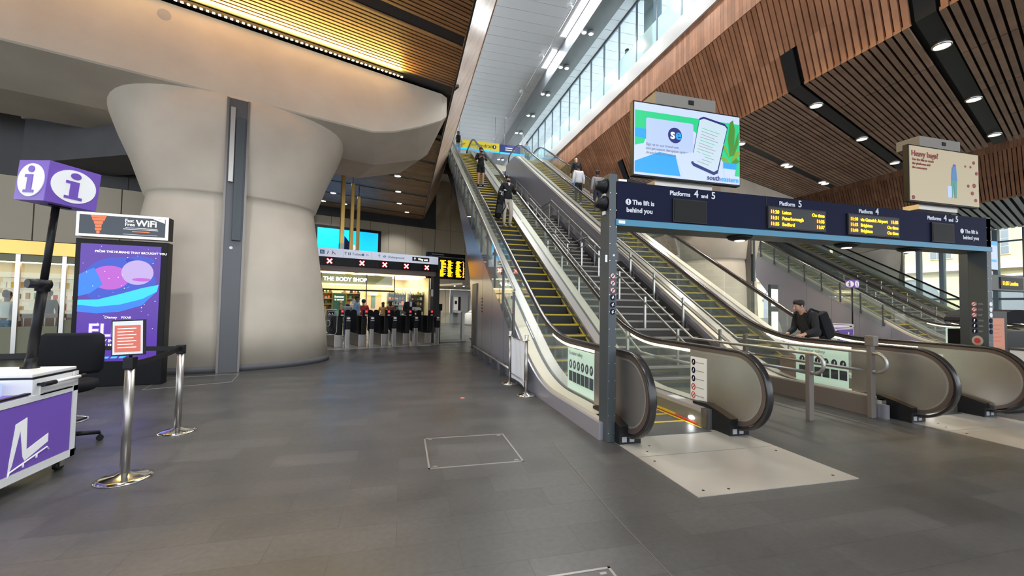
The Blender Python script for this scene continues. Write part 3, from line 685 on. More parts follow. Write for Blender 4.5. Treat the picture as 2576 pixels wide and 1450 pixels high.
# outer glass guard with brackets, only where it stands free
def guard(x, y0, y1, dy, label):
    t = thing('glass_guard', label, 'guard rail', (x, dy, 0))
    y = y0
    while y < y1:
        c = min(y + .92, y1)
        MB().add([(-.005, a, b_) for (a, b_) in ((y + .02, -.05 + SL * (y - 6.53)), (c - .02, -.05 + SL * (c - 6.53)), (c - .02, .95 + SL * (c - 6.53)), (y + .02, .95 + SL * (y - 6.53)))] + [(.005, a, b_) for (a, b_) in ((y + .02, -.05 + SL * (y - 6.53)), (c - .02, -.05 + SL * (c - 6.53)), (c - .02, .95 + SL * (c - 6.53)), (y + .02, .95 + SL * (y - 6.53)))],
                 [(0, 1, 2, 3), (4, 5, 6, 7), (0, 1, 5, 4), (1, 2, 6, 5), (2, 3, 7, 6), (3, 0, 4, 7)]).build('glass_panel', 'balustrade glass', t)
        zb = SL * (y - 6.53)
        MB().box(-.03, .012, y - .025, y + .025, zb + .02, zb + .95).box(-.06, .0, y - .03, y + .03, zb + .80, zb + .87).build('bracket', 'dark steel', t)
        y += .92
    MB().tube([(0, y0, .98 + SL * (y0 - 6.53)), (0, y1, .98 + SL * (y1 - 6.53))], .024, 8).build('top_rail', 'steel', t)
    return t
guard(2.11, 7.9, 24.2, 0, 'slim glass guard with dark brackets along the open side of the nearest escalator')
guard(20.36, 7.9, 24.0, 5.7, 'glass guard along the side of the distant left escalator')
t = thing('skirting_rail', 'low steel kerb rail along the foot of the grey clad escalator wall', 'rail', (2.02, 0, 0))
MB().tube([(0, 7.6, .25), (0, 12.1, .25)], .022, 8).build('rail', 'steel', t)
for k in range(6): MB().box(-.02, .10, 7.7 + .85 * k, 7.74 + .85 * k, 0, .24).build('post', 'dark steel', t)

# ---------------------------------------------------------------- staircase between the escalators
mat('plinth brown', (.14, .12, .105), .5)
RISE, RUN, NF = 10.6 / 64, .2925, 16
def make_stair():
    t = thing('staircase', 'dark stone staircase with pale nosings between the two nearer escalators', 'staircase', (4.12, 0, 0))
    tread = MB().use('stair stone').box(0, 2.34, 0, RUN + .02, -RISE, 0); tread.use('stair nosing').box(.02, 2.32, -.012, .035, -.035, .006)
    me = tread.mesh('step'); y = 6.86; z = 0; lands = []
    for f in range(4):
        for k in range(NF):
            z += RISE; o = bpy.data.objects.new('step', me); C.objects.link(o); o.parent = t; o.location = (0, y, z - .0001); y += RUN
        if f < 3:
            MB().box(0, 2.34, y, y + 1.43, z - .3, z).build('landing', 'stair stone', t); lands.append((y, z)); y += 1.43
    ytop = y
    prof = [(6.86, 0)]; yy, zz = 6.86, 0
    for f in range(4):
        yy += NF * RUN; zz += NF * RISE; prof.append((yy, zz))
        if f < 3: yy += 1.43; prof.append((yy, zz))
    low = [(p[0] + .35, p[1] - .55) for p in prof]
    for x0, x1 in ((0.0, .05), (2.29, 2.345)):
        MB().prism([(6.5, 0)] + [(p[0] - .1, p[1] + .22) for p in prof] + low[::-1] + [(7.2, 0)], 'x', x0, x1).build('stringer', 'dark steel', t)
    MB().prism([(7.3, 0), (9, 0)] + [(p[0], p[1]) for p in low[1:]] + [(prof[-1][0], prof[-1][1] - .2)] + [(p[0] + .1, p[1] - .18) for p in prof[::-1][:-1]], 'x', 0, 2.34).build('underside', 'dark bulkhead', t)
    # handrails
    def rail(x, h, y0=None, name='handrail', loop=True):
        pts = [(p[0], p[1] + h) for p in prof]
        pts[0] = (6.84, h)
        line = [(x, a, b_) for a, b_ in pts]
        return line
    for x, nm, end in ((.12, 'left', 4.35), (1.24, 'middle', 4.42), (2.25, 'right', 4.35)):
        hi = rail(x, .90); lo = rail(x, .66)
        L1 = [(x, end, .9)] + hi
        arc = [(x, end - .13 * math.sin(q), .77 + .13 * math.cos(q)) for q in [PI * i / 10 for i in range(10, 0, -1)]]
        path = [(x, 6.4, .64), (x, end, .64)] + arc + L1
        MB().tube(path, .024, 10).build('handrail', 'satin rail', t)
        MB().tube([(x, 6.4, .64)] + lo, .021, 8).build('handrail', 'satin rail', t)
        MB().bbox(x - .04, x + .04, end + .04, end + .10, 0, 1.10 if x > 2 else .90, .008).build('rail_post', 'plinth brown', t)
        if x > 2: MB().bbox(x - .05, x + .05, end - .0, end + .12, 1.0, 1.14, .012).build('post_head', 'plinth brown', t); MB().bbox(x - .03, x + .03, 6.6, 6.67, .0, 1.0, .008).build('rail_post', 'plinth brown', t)
        y = 7.3; i = 0
        while y < ytop - .6:
            for j in range(len(prof) - 1):
                if prof[j][0] <= y <= prof[j + 1][0]:
                    q = (y - prof[j][0]) / (prof[j + 1][0] - prof[j][0]); zz = prof[j][1] + q * (prof[j + 1][1] - prof[j][1])
            MB().box(x - .022, x + .022, y - .022, y + .022, zz - .12 if x == 1.24 else zz - .05, zz + .80).build('rail_post', 'steel', t); y += 1.18; i += 1
    return t
stair = make_stair()
s2 = copy_at(stair, (22.37, 5.7, 0), 'distant dark staircase between the two escalators of the second bank')
t = thing('plinth', 'long low brown plinth with a steel capping under the stair handrail', 'plinth', (6.47, 0, 0))
MB().bbox(-.04, -.0, 4.42, 6.45, 0, .27, .008).build('kerb', 'plinth brown', t); MB().bbox(-.045, -.0, 4.42, 6.45, .27, .30, .008).build('capping', 'stair nosing', t)
# ---------------------------------------------------------------- gantry with its boards and screens
G = thing('sign_gantry', 'dark grey gantry across the escalators carrying navy platform boards', 'gantry', (2.15, 4.2, 0))
def post(x, w_, d, h, name='post'):
    p = MB().bbox(x, x + w_, 0, d, 0, h, .006).build(name, 'gantry grey', G); m = MB()
    for zz in [.1 + .19 * i for i in range(15)]:
        for xx in (x + .012, x + w_ - .012): m.box(xx - .004, xx + .004, -.002, 0, zz - .004, zz + .004)
    m.build('rivet', 'steel', p); return p
pl = post(.05, .10, .21, 2.98)
for k, zz in enumerate((1.28, 1.20, 1.12, 1.04, .96, .88)):
    zz += .55; mm = 'white' if k < 3 else 'navy'
    MB().disc((.1, -.006, zz), 'y', .03, .032, .006, 20).build('symbol', mm, pl)
    if k < 3:
        MB().tube([(.1 + .028 * math.cos(q), -.007, zz + .03 * math.sin(q)) for q in [2 * PI * i / 16 for i in range(16)]], .0035, 5, closed=True).build('symbol_ring', 'red', pl)
        MB().tube([(.08, -.008, zz - .02), (.12, -.008, zz + .02)], .004, 5).tube([(.1, -.008, zz - .015), (.097, -.008, zz + .017)], .005, 5).build('pictogram', 'black print', pl)
    else: MB().tube([(.094, -.008, zz - .018), (.105, -.008, zz + .018)], .006, 5).tube([(.085, -.008, zz + .0), (.115, -.008, zz - .006)], .004, 5).build('pictogram', 'white print', pl)
MB().box(.005, .03, -.004, 0, 1.98, 2.06).build('sticker', 'white', pl); MB().disc((.11, -.004, 2.06), 'y', .012, .012, .004, 14).build('sticker', 'white', pl)
for zz in (2.86, 2.66):
    MB().xf(Matrix()).lathe([(.02, 0), (.085, .0), (.09, .03), (.06, .06), (.05, .11), (.001, .12)], 0, 0, 24).xf(Matrix.Translation((.05, .10, zz)) @ Matrix.Rotation(-PI / 2, 4, 'Y')).build('loudspeaker', 'black plastic', pl)
    MB().box(.03, .05, .08, .13, zz - .13, zz - .09).build('speaker_cover', 'white', pl)
pr = post(6.23, .10, .22, 2.92)
for k in range(6):
    zz = 1.62 - .082 * k
    MB().disc((6.223, .155, zz), 'x', .03, .036, .006, 20).build('symbol', 'white' if k < 3 else 'navy', pr)
    if k < 3: MB().tube([(6.221, .155 + .028 * math.cos(q), zz + .033 * math.sin(q)) for q in [2 * PI * i / 16 for i in range(16)]], .004, 5, closed=True).tube([(6.22, .175, zz - .02), (6.22, .135, zz + .02)], .004, 5).build('symbol_ring', 'red', pr)
    else: MB().tube([(6.22, .155, zz - .02), (6.22, .15, zz + .02)], .007, 5).build('pictogram', 'white print', pr)
    MB().box(6.227, 6.23, .05 + .01 * (k % 3), .11, zz - .01, zz - .004).box(6.227, 6.23, .06, .11, zz + .004, zz + .01).build('caption', 'grey print', pr)
    MB().disc((6.28, -.006, zz), 'y', .03, .034, .006, 20).build('symbol', 'white' if k < 3 else 'navy', pr)
MB().disc((6.215, .12, 1.07), 'x', .065, .075, .015, 28).build('call_plate', 'brushed steel', pr); MB().disc((6.208, .12, 1.07), 'x', .035, .04, .01, 24).build('call_button', 'red', pr)
beam = MB().bbox(.13, 6.33, .0, .34, 2.46, 2.90, .004).build('beam', 'navy', G)
MB().box(.13, 6.33, -.012, 0, 2.40, 2.47).build('teal_strip', 'teal', beam)
MB().box(.13, 6.33, 0, .34, 2.40, 2.46).build('soffit', 'gantry grey', beam)
MB().box(.16, .24, -.016, -.012, 2.42, 2.455).build('label_plate', 'white', beam); MB().box(.16, .26, -.01, .02, 2.90, 2.925).build('label_plate', 'white', beam)
for x in (2.2, 4.05): MB().box(x, x + .004, -.003, 0, 2.4, 2.9).build('joint', 'black print', beam)
for x, hd in ((1.95, .19), (3.72, .19), (4.9, .19)):
    MB().lathe([(.001, -.055), (.08, -.05), (.13, -.03), (.15, 0)], x, .16, 24).xf(Matrix.Translation((0, 0, 2.40))).build('downlight', 'black plastic', beam)
    MB().lathe([(.001, -.066), (.05, -.06), (.07, -.045), (.07, -.04)], x, .16, 20).xf(Matrix.Translation((0, 0, 2.40))).build('downlight_lens', 'soft panel', beam)
def label(s_, size, x, z, mat_='grey text', bold=.002, al='LEFT', par=beam): return text(s_, size, mat_, (x, -.004, z), par, bold=bold, align=al, ext=.002)
mat('grey text', (.55, .57, .62), .5, emit=.12)
def heading(parts, x, z):
    for s_, size, dx in parts: label(s_, size, x + dx, z)
heading((('Platforms', .072, 0), ('4', .12, .33), ('and', .065, .43), ('5', .12, .57)), .82, 2.80)
heading((('Platform', .072, 0), ('5', .12, .30)), 2.40, 2.80)
heading((('Platform', .072, 0), ('4', .12, .30)), 3.72, 2.80)
heading((('Platforms', .072, 0), ('4', .12, .33), ('and', .065, .43), ('5', .12, .57)), 5.0, 2.80)
MB().disc((.285, -.005, 2.675), 'y', .035, .035, .005, 24).build('lift_symbol', 'grey text', beam); label('!', .06, .277, 2.655, 'navy', .002)
label('The lift is', .075, .335, 2.65); label('behind you', .075, .26, 2.56)
MB().disc((5.705, -.005, 2.675), 'y', .035, .035, .005, 24).build('lift_symbol', 'grey text', beam); label('The lift is', .075, 5.76, 2.65); label('behind you', .075, 5.72, 2.56)
def board(x0, x1, z0, z1, on, rows=()):
    b_ = MB().box(x0 - .015, x1 + .015, -.02, -.001, z0 - .015, z1 + .015).build('display', 'black plastic', beam)
    MB().box(x0, x1, -.024, -.02, z0, z1).build('display_face', 'screen off' if not on else 'black print', b_)
    for i, (a, d, c) in enumerate(rows):
        zz = z1 - .075 - .075 * i
        for s_, xx, al in ((a, x0 + .02, 'LEFT'), (d, x0 + .20, 'LEFT'), (c, x1 - .02, 'RIGHT')): text(s_, .060, 'amber', (xx, -.028, zz), b_, bold=.0012, align=al)
board(.87, 1.30, 2.50, 2.745, False)
board(2.22, 3.12, 2.51, 2.76, True, (('11:20', 'Luton', 'On time'), ('11:31', 'Peterborough', '11:35'), ('11:35', 'Bedford', '11:37')))
board(3.52, 4.42, 2.51, 2.76, True, (('11:10', 'via Gatwick Airport', '11:33'), ('11:15', 'Brighton', 'On time'), ('11:44', 'Brighton', 'On time')))
board(5.08, 5.50, 2.50, 2.745, False)
# hanging box and two screens above the beam
def screen_unit(x0, x1, z0, z1, label_, face, lean=0.0):
    t = thing('display_screen', label_, 'screen', ((x0 + x1) / 2, 4.2, z0))
    w2_ = (x1 - x0) / 2; h = z1 - z0
    MB().bbox(-w2_, w2_, .02, .09, 0, h, .01).build('casing', 'black plastic', t)
    f = MB().box(-w2_ + .015, w2_ - .015, .012, .02, .02, h - .02).build('screen', face, t)
    MB().bbox(-.42, .42, .06, .36, h + .02, h + .17, .012).build('projector_box', 'box taupe', t)
    MB().box(.03, .1, .05, .06, h + .07, h + .12).build('box_sensor', 'black plastic', t)
    MB().box(-.4, .4, .1, .3, -.07, .0).build('bracket', 'brushed steel', t)
    return t, f, w2_, h
mat('box taupe', (.22, .20, .175), .6)
mat('scr lavender', (.15, .18, .3), .3, emit=.75, ecol=(.50, .62, .98)); mat('scr green', (.01, .15, .06), .3, emit=.75, ecol=(.01, .70, .27)); mat('scr blue', (.01, .1, .22), .3, emit=.75, ecol=(.02, .40, .98))
mat('scr pale', (.15, .18, .25), .3, emit=.75, ecol=(.66, .76, .98)); mat('scr navy', (.005, .01, .08), .3, emit=1.2); mat('scr leaf', (.03, .10, .01), .3, emit=1.8); mat('scr lime', (.08, .15, .01), .3, emit=2); mat('scr phone', (.2, .24, .27), .3, emit=2.2)
t, f, w_, h = screen_unit(2.50, 3.98, 2.99, 3.87, 'bright screen with a phone, a plant and a round navy logo over the gantry', 'scr pale')
def art(poly, m_, yo, name='graphic'):
    return MB().prism([((p[0] - .5) * 2 * (w_ - .02), (1 - p[1]) * (h - .04) + .02) for p in poly], 'y', .012 - yo - .001, .0125 - yo).build(name, m_, f)
def rrect(x0, y0, x1, y1, r=.03, n=5):
    p = []
    for cx, cy, a in ((x1 - r, y1 - r, 0), (x0 + r, y1 - r, 90), (x0 + r, y0 + r, 180), (x1 - r, y0 + r, 270)):
        for i in range(n + 1): q = math.radians(a + 90 * i / n); p.append((cx + r * math.cos(q), cy + r * math.sin(q) * 1.7 if False else cy + r * math.sin(q)))
    return p
art([(0, .11), (1, .11), (1, .88), (.93, .88), (.80, .62), (.55, .30), (.14, .30), (.08, .56), (0, .60)], 'scr green', .001)
art([(0, .36), (.10, .36), (.10, .50), (0, .48)], 'scr blue', .002)
art([(0, .95), (0, .82), (.22, .66), (.37, .68), (.42, .97), (0, .97)], 'scr blue', .002)
art(rrect(.10, .20, .54, .64, .02), 'scr lavender', .003)
art([(.365 + .065 * math.cos(2 * PI * i / 32), .40 + .11 * math.sin(2 * PI * i / 32)) for i in range(32)], 'scr navy', .005)
text('s', .17, 'white print', ((.325 - .5) * 2 * w_, .005, .57 * h - .02), f, bold=.004); text('e', .17, 'scr blue', ((.372 - .5) * 2 * w_, .005, .57 * h - .02), f, bold=.004)
for i, (s_, xx) in enumerate((('Sign up to our brand new', .11), ('and get instant disruption updates', .11), ('direct from our train control centre', .11))): text(s_, .042, 'grey print', ((xx - .5) * 2 * w_, .006, (.42 - .055 * i) * h), f)
art([(.60, .10), (.64, .07), (.85, .13), (.88, .18), (.78, .87), (.74, .90), (.54, .80), (.52, .76)], 'scr navy', .005)
art([(.60, .13), (.64, .10), (.85, .165), (.87, .20), (.775, .82), (.74, .855), (.545, .755), (.53, .71)], 'scr phone', .007)
for i in range(12): art([(.605 - .0065 * i + .02, .24 + .043 * i), (.80 - .0065 * i - (i % 3) * .02, .29 + .043 * i), (.80 - .0065 * i - (i % 3) * .02, .297 + .043 * i), (.605 - .0065 * i + .02, .247 + .043 * i)], 'grey print' if i % 4 else 'scr green', .008)
art([(.50, .62), (.62, .60), (.65, .66), (.60, .72), (.52, .74), (.47, .80), (.44, .97), (.37, .68)], 'scr pale', .009)
for lf, m_ in (([(.90, .62), (.88, .35), (.90, .10), (.93, .06), (.95, .2), (.94, .45)], 'scr leaf'), ([(.91, .6), (.96, .35), (.99, .22), (.985, .40), (.94, .58)], 'scr leaf'), ([(.90, .64), (.84, .50), (.83, .42), (.87, .5)], 'scr lime'), ([(.91, .66), (.96, .52), (1.0, .50), (1.0, .56), (.94, .66)], 'scr lime'), ([(.90, .7), (.85, .62), (.80, .62), (.84, .7)], 'scr lime'), ([(.91, .7), (.96, .62), (1.0, .66), (.95, .72)], 'scr leaf')): art(lf, m_, .010)
art([(.83, .70), (.965, .70), (.96, .79), (.83, .79)], 'scr blue', .012); art([(.835, .79), (.955, .79), (.94, .92), (.85, .92)], 'scr pale', .012)
text('south', .085, 'scr navy', ((.665 - .5) * 2 * w_, 0, .045 * h), f, bold=.001); text('eastern', .085, 'scr blue', ((.80 - .5) * 2 * w_, 0, .045 * h), f, bold=.001)
mat('poster tan', (.50, .41, .27), .45, emit=.12, ecol=(.62, .48, .28)); mat('maroon', (.28, .05, .05), .5); mat('poster blue', (.10, .25, .50), .5); mat('poster teal', (.10, .35, .30), .5)
t, f, w_, h = screen_unit(6.84, 8.28, 3.04, 3.86, 'dim tan screen asking about heavy bags over the far end of the gantry', 'poster tan')
text('Heavy bags?', .11, 'maroon', ((.03 - .5) * 2 * w_, .008, .80 * h), f, bold=.002)
for i in range(3): text(('Use the lifts to reach', 'the platforms and', 'the concourse')[i], .05, 'maroon', ((.04 - .5) * 2 * w_, .008, (.72 - .07 * i) * h), f)
art([(.60, .32), (.66, .30), (.67, .52), (.66, .88), (.63, .88), (.62, .6), (.60, .88), (.585, .88), (.59, .5)], 'poster teal', .003); art([(.60, .30), (.655, .28), (.67, .55), (.59, .55)], 'poster blue', .005)
art([(.635 + .022 * math.cos(2 * PI * i / 16), .27 + .03 * math.sin(2 * PI * i / 16)) for i in range(16)], 'purple', .004); art(rrect(.53, .66, .59, .88, .015), 'scr lavender', .003)
for i, (x, y, r) in enumerate(((.80, .25, .012), (.88, .25, .014), (.93, .16, .02), (.84, .62, .018), (.90, .75, .022), (.95, .88, .02), (.93, .6, .025), (.97, .36, .02))): art([(x + r * math.cos(2 * PI * q / 14), y + r * 1.7 * math.sin(2 * PI * q / 14)) for q in range(14)], 'maroon', .003)
MB().disc(((.05 - .5) * 2 * w_, .006, .05 * h + .02), 'y', .028, .028, .005, 20).build('graphic', 'maroon', f)

# ---------------------------------------------------------------- things beyond the right post
G2 = thing('sign_gantry', 'second sign gantry at the right edge with an amber board', 'gantry', (12.6, 6.6, 0), 0.1)
MB().bbox(0, .25, 0, .2, 0, 3.4, .01).build('post', 'gantry grey', G2)
bm_ = MB().bbox(.25, 3.6, 0, .2, 2.02, 2.40, .01).build('beam', 'gantry grey', G2); MB().box(.3, .8, -.02, 0, 2.07, 2.35).build('display', 'black plastic', bm_); MB().box(1.25, 2.3, -.02, 0, 2.07, 2.35).build('display', 'black plastic', bm_)
text('11:35 London', .13, 'amber', (1.3, -.03, 2.16), bm_, bold=.003)
t = thing('display_screen', 'small pale blue screen past the right gantry post', 'screen', (13.05, 6.64, 2.5), .1)
MB().bbox(-.1, .78, .02, .08, 0, .72, .01).build('casing', 'black plastic', t); f = MB().box(-.08, .76, .012, .02, .02, .70).build('screen', 'scr lavender', t)
MB().box(-.08, .76, .008, .012, .60, .70).box(0, .3, .008, .012, .42, .5).box(.2, .7, .008, .012, .2, .26).build('graphic', 'scr blue', f); MB().box(0.05, .55, .02, .1, .0 - .12, -.02).build('bracket', 'white', t)
t = thing('poster_stand', 'black framed stand with a terracotta poster behind the rightmost escalator newel', 'poster stand', (11.4, 5.75, 0), 0.05)
MB().bbox(-.1, .72, 0, .12, 0, 1.52, .02).build('frame', 'kiosk black', t)
mat('terracotta', (.55, .22, .13), .5, emit=.15)
f = MB().box(-.02, .60, -.006, 0, .2, 1.38).build('poster', 'terracotta', t)
for i in range(5): MB().box(.04, .5 - .05 * (i % 3), -.009, -.006, 1.22 - i * .08, 1.25 - i * .08).build('caption', 'orange print', f)
MB().bbox(.2, .45, -.012, -.006, .28, .62, .002).build('picture', 'poster teal', f)
t = thing('market_cart', 'dark rounded cart with a black hood at the right edge of the photo', 'cart', (15.6, 7.6, 0))
pts = [(0, 1.2)] + [(.9 - .9 * math.cos(PI * i / 12), 1.25 + .33 * math.sin(PI * i / 12)) for i in range(13)] + [(1.8, 1.2)]
MB().prism(pts, 'y', 0, 1.2).build('hood', 'matt black', t); MB().bbox(.05, 1.75, .05, 1.15, 0, 1.0, .02).build('body', 'kiosk black', t); MB().box(.1, .15, .1, .15, 1.0, 1.22).build('strut', 'dark steel', t); MB().box(1.65, 1.7, .1, .15, 1.0, 1.22).build('strut', 'dark steel', t)
t = thing('waste_bin', 'pale grey cabinet beside the cart at the right edge', 'cabinet', (11.35, 5.0, 0)); MB().bbox(.0, .6, 0, .4, 0, .78, .01).build('body', 'white', t); MB().bbox(-.01, .61, -.01, .41, .78, .82, .008).build('top', 'dark steel', t)
tag(MB().bbox(8.75, 9.5, 4.2, 4.8, 0, .12, .03).build('rubber_kerb', 'black plastic'), 'black rubber kerb block beside the rightmost escalator newel', 'kerb block')
# ---------------------------------------------------------------- information desk, sign, chair
def info_desk(loc, rz, label_):
    """local frame: the big purple side faces +x"""
    t = thing('information_desk', label_, 'desk', loc, rz)
    MB().bbox(-.9, 0, 0, .46, .10, .84, .008).build('cabinet', 'white', t)                       # raised section
    MB().bbox(-.9, -.005, .0, .46, .855, .88, .006).build('worktop', 'white', t); MB().box(-.9, .002, -.002, .462, .842, .855).build('worktop_edge', 'black plastic', t)
    MB().bbox(-.9, 0, -1.3, -.001, .10, .72, .008).build('cabinet', 'white', t)                    # lower section
    MB().box(-.9, .0, -1.3, -.03, .722, .728).build('shelf_top', 'purple', t); MB().bbox(-.03, .008, -1.3, -.02, .728, .742, .004).build('shelf_rim', 'black plastic', t)
    p = MB().box(.001, .006, -1.25, .405, .165, .665).build('side_panel', 'purple', t)
    MB().box(.002, .012, -1.3, .46, .10, .16).box(.002, .012, -1.3, .46, .67, .715).box(.002, .012, .41, .46, .10, .84).build('frame', 'white', t)
    MB().box(-.9, .0, .461, .485, .10, .84).build('back_panel', 'gantry grey', t)
    # bridge-shaped letter logo
    def q(poly): return MB().prism([(a, z) for a, z in poly], 'x', .006, .009)
    lg = q([((a + .15) * 1.25, (z - .2) * .97 + .17) for a, z in [(-.29, .30), (-.262, .545), (-.262, .57), (-.182, .60), (-.176, .345), (-.015, .415), (-.015, .345), (-.185, .262), (-.20, .30), (-.225, .515), (-.272, .26), (-.298, .19)]]).build('logo', 'white print', p)
    m = MB().tube([(.009, -.185, .15), (.009, -.175, .185), (.009, .16, .27), (.009, .18, .245)], .006, 6)
    for yy in (-.06, .06): m.tube([(.009, yy, .215 + (yy + .06) * .25), (.009, yy + .004, .185 + (yy + .06) * .25)], .007, 6)
    m.build('logo_bridge', 'white print', p)
    MB().bbox(.0, .012, .06, .40, .70, .80, .003).build('drawer_front', 'white', t); MB().box(.012, .014, .09, .37, .715, .722).build('drawer_slot', 'grey print', t)
    h = MB().tube([(.045, .05, .795), (.045, .44, .795)], .014, 12).build('handle', 'white', t)
    MB().tube([(.045, .03, .795), (.045, .15, .795)], .019, 12).tube([(.0, .05, .795), (.045, .05, .795)], .012, 8).tube([(.045, .42, .795), (.045, .48, .795)], .017, 12).tube([(.0, .45, .795), (.045, .45, .795)], .012, 8).build('handle_grip', 'black plastic', h)
    for (x, y) in ((-.06, .40), (-.84, .40), (-.06, -1.2), (-.84, -1.2)):
        c = MB().tube([(x - .02, y, .04), (x + .02, y, .04)], .04, 18).build('castor', 'black plastic', t)
        MB().box(x - .03, x - .022, y - .025, y + .025, .03, .1).box(x + .022, x + .03, y - .025, y + .025, .03, .1).box(x - .03, x + .03, y - .03, y + .03, .085, .1).build('castor_fork', 'brushed steel', c)
    return t
desk = info_desk((-2.785, 4.13, 0), 0, 'purple and white information desk at the left edge with a bridge shaped letter logo')
t = thing('leaflet_stack', 'blue printed leaflet box standing on the near shelf of the information desk', 'leaflet box', (-3.02, 4.02, .728))
MB().bbox(-.12, .1, -.04, .04, 0, .10, .003).build('box', 'scr lavender', t); MB().box(-.1, .02, -.043, -.04, .06, .098).build('blue_band', 'poster blue', t); MB().disc((-.03, -.045, .045), 'y', .05, .03, .004).build('cloud_badge', 'white', t)
MB().tube([(.07, -.06, 0), (.07, -.06, .06), (.07, -.06, .075)], [.018, .018, .008], 12).build('bottle', 'cloth blue', t)
def info_sign(loc, rz, lean, label_, h=1.45):
    t = thing('information_sign', label_, 'sign', loc, rz); t.rotation_euler = (lean[0], lean[1], rz)
    MB().lathe([(.06, 0), (.06, .01), (.04, .012), (.038, .08), (.030, .1)], 0, 0, 20).build('foot', 'black plastic', t)
    MB().tube([(0, 0, .08), (0, 0, .72)], .034, 14).tube([(0, 0, .68), (0, 0, h)], .026, 14).build('pole', 'black plastic', t)
    MB().tube([(0, 0, .66), (0, 0, .76)], .048, 16).tube([(-.11, -.01, .72), (.04, -.01, .72)], .038, 12).build('clamp', 'black plastic', t)
    MB().box(-.08, .08, -.05, .05, h - .01, h + .005).build('plate', 'black plastic', t)
    bx = MB().bbox(-.18, .18, -.18, .18, h, h + .34, .004).build('box', 'purple', t)
    for k in range(4):
        a = k * PI / 2; R_ = Matrix.Rotation(a, 4, 'Z')
        e = MB().disc((0, -.186, h + .17), 'y', .155, .14, .006, 40).xf(R_).build('white_oval', 'white print', bx)
        m = MB(); m.disc((0, -.192, h + .262), 'y', .036, .028, .006, 24)
        m.prism([(-.062, h + .215), (.03, h + .215), (.03, h + .085), (.06, h + .085), (.06, h + .062), (-.062, h + .062), (-.062, h + .085), (-.03, h + .085), (-.03, h + .192), (-.062, h + .192)], 'y', -.192, -.186)
        m.xf(R_).build('letter_i', 'purple', e)
    return t
info_sign((-3.06, 4.50, .88), 0, (0, 0, 0), 'large purple cube sign with white ovals and the letter i on a leaning black pole', 1.41)
sg = [o for o in bpy.data.objects if o.name.startswith('information_sign')][0]
sg.rotation_euler = (math.radians(1.0), math.radians(4.6), 0)
ax = Matrix.Rotation(math.radians(4.6), 4, 'Y') @ Matrix.Rotation(math.radians(0), 4, 'X') @ Matrix.Rotation(math.radians(62), 4, 'Z')
sg.matrix_world = Matrix.Translation((-3.06, 4.50, .879)) @ ax
def office_chair(loc, rz, label_):
    t = thing('drafting_chair', label_, 'chair', loc, rz)
    bk = MB(); bk.loft([[(x * w2_, .22 + .03 * abs(x) ** 2 + d, z) for x, d in ((-1, 0), (-.6, -.02), (0, -.03), (.6, -.02), (1, 0), (1, .05), (0, .06), (-1, .05))] for z, w2_ in ((.68, .21), (.72, .245), (.95, .25), (1.08, .24), (1.11, .20))]); bk.build('backrest', 'matt black', t)
    se = MB(); se.loft([section(z, a, .23 * a / .25, 0, 0, 28, 3.2) for z, a in ((.545, .20), (.56, .245), (.60, .255), (.635, .25), (.65, .21))]); se.build('seat', 'matt black', t)
    MB().tube([(0, .2, .57), (0, .29, .60), (0, .29, .80)], .022, 8).build('back_bracket', 'black plastic', t)
    MB().tube([(0, 0, .10), (0, 0, .30)], .028, 12).tube([(0, 0, .28), (0, 0, .55)], .018, 12).build('gas_lift', 'black plastic', t)
    MB().tube([(.20 * math.cos(2 * PI * i / 28), .20 * math.sin(2 * PI * i / 28), .25) for i in range(28)], .010, 8, closed=True).build('foot_ring', 'chrome', t)
    m = MB()
    for k in range(3): q = 2 * PI * k / 3 + .4; m.tube([(.02 * math.cos(q), .02 * math.sin(q), .20), (.2 * math.cos(q), .2 * math.sin(q), .25)], .01, 6)
    m.build('ring_spoke', 'black plastic', t)
    for k in range(5):
        q = 2 * PI * k / 5 + .2; c, s_ = math.cos(q), math.sin(q)
        a = MB().tube([(.02 * c, .02 * s_, .115), (.29 * c, .29 * s_, .085)], [.026, .018], 8).build('base_arm', 'black plastic', t)
        MB().tube([(.29 * c - .018 * s_, .29 * s_ + .018 * c, .03), (.29 * c + .018 * s_, .29 * s_ - .018 * c, .03)], .03, 12).tube([(.29 * c, .29 * s_, .04), (.29 * c, .29 * s_, .085)], .01, 6).build('castor', 'black plastic', a)
    return t
office_chair((-3.27, 5.2, 0), .35, 'tall black drafting chair with a chrome foot ring behind the information desk')
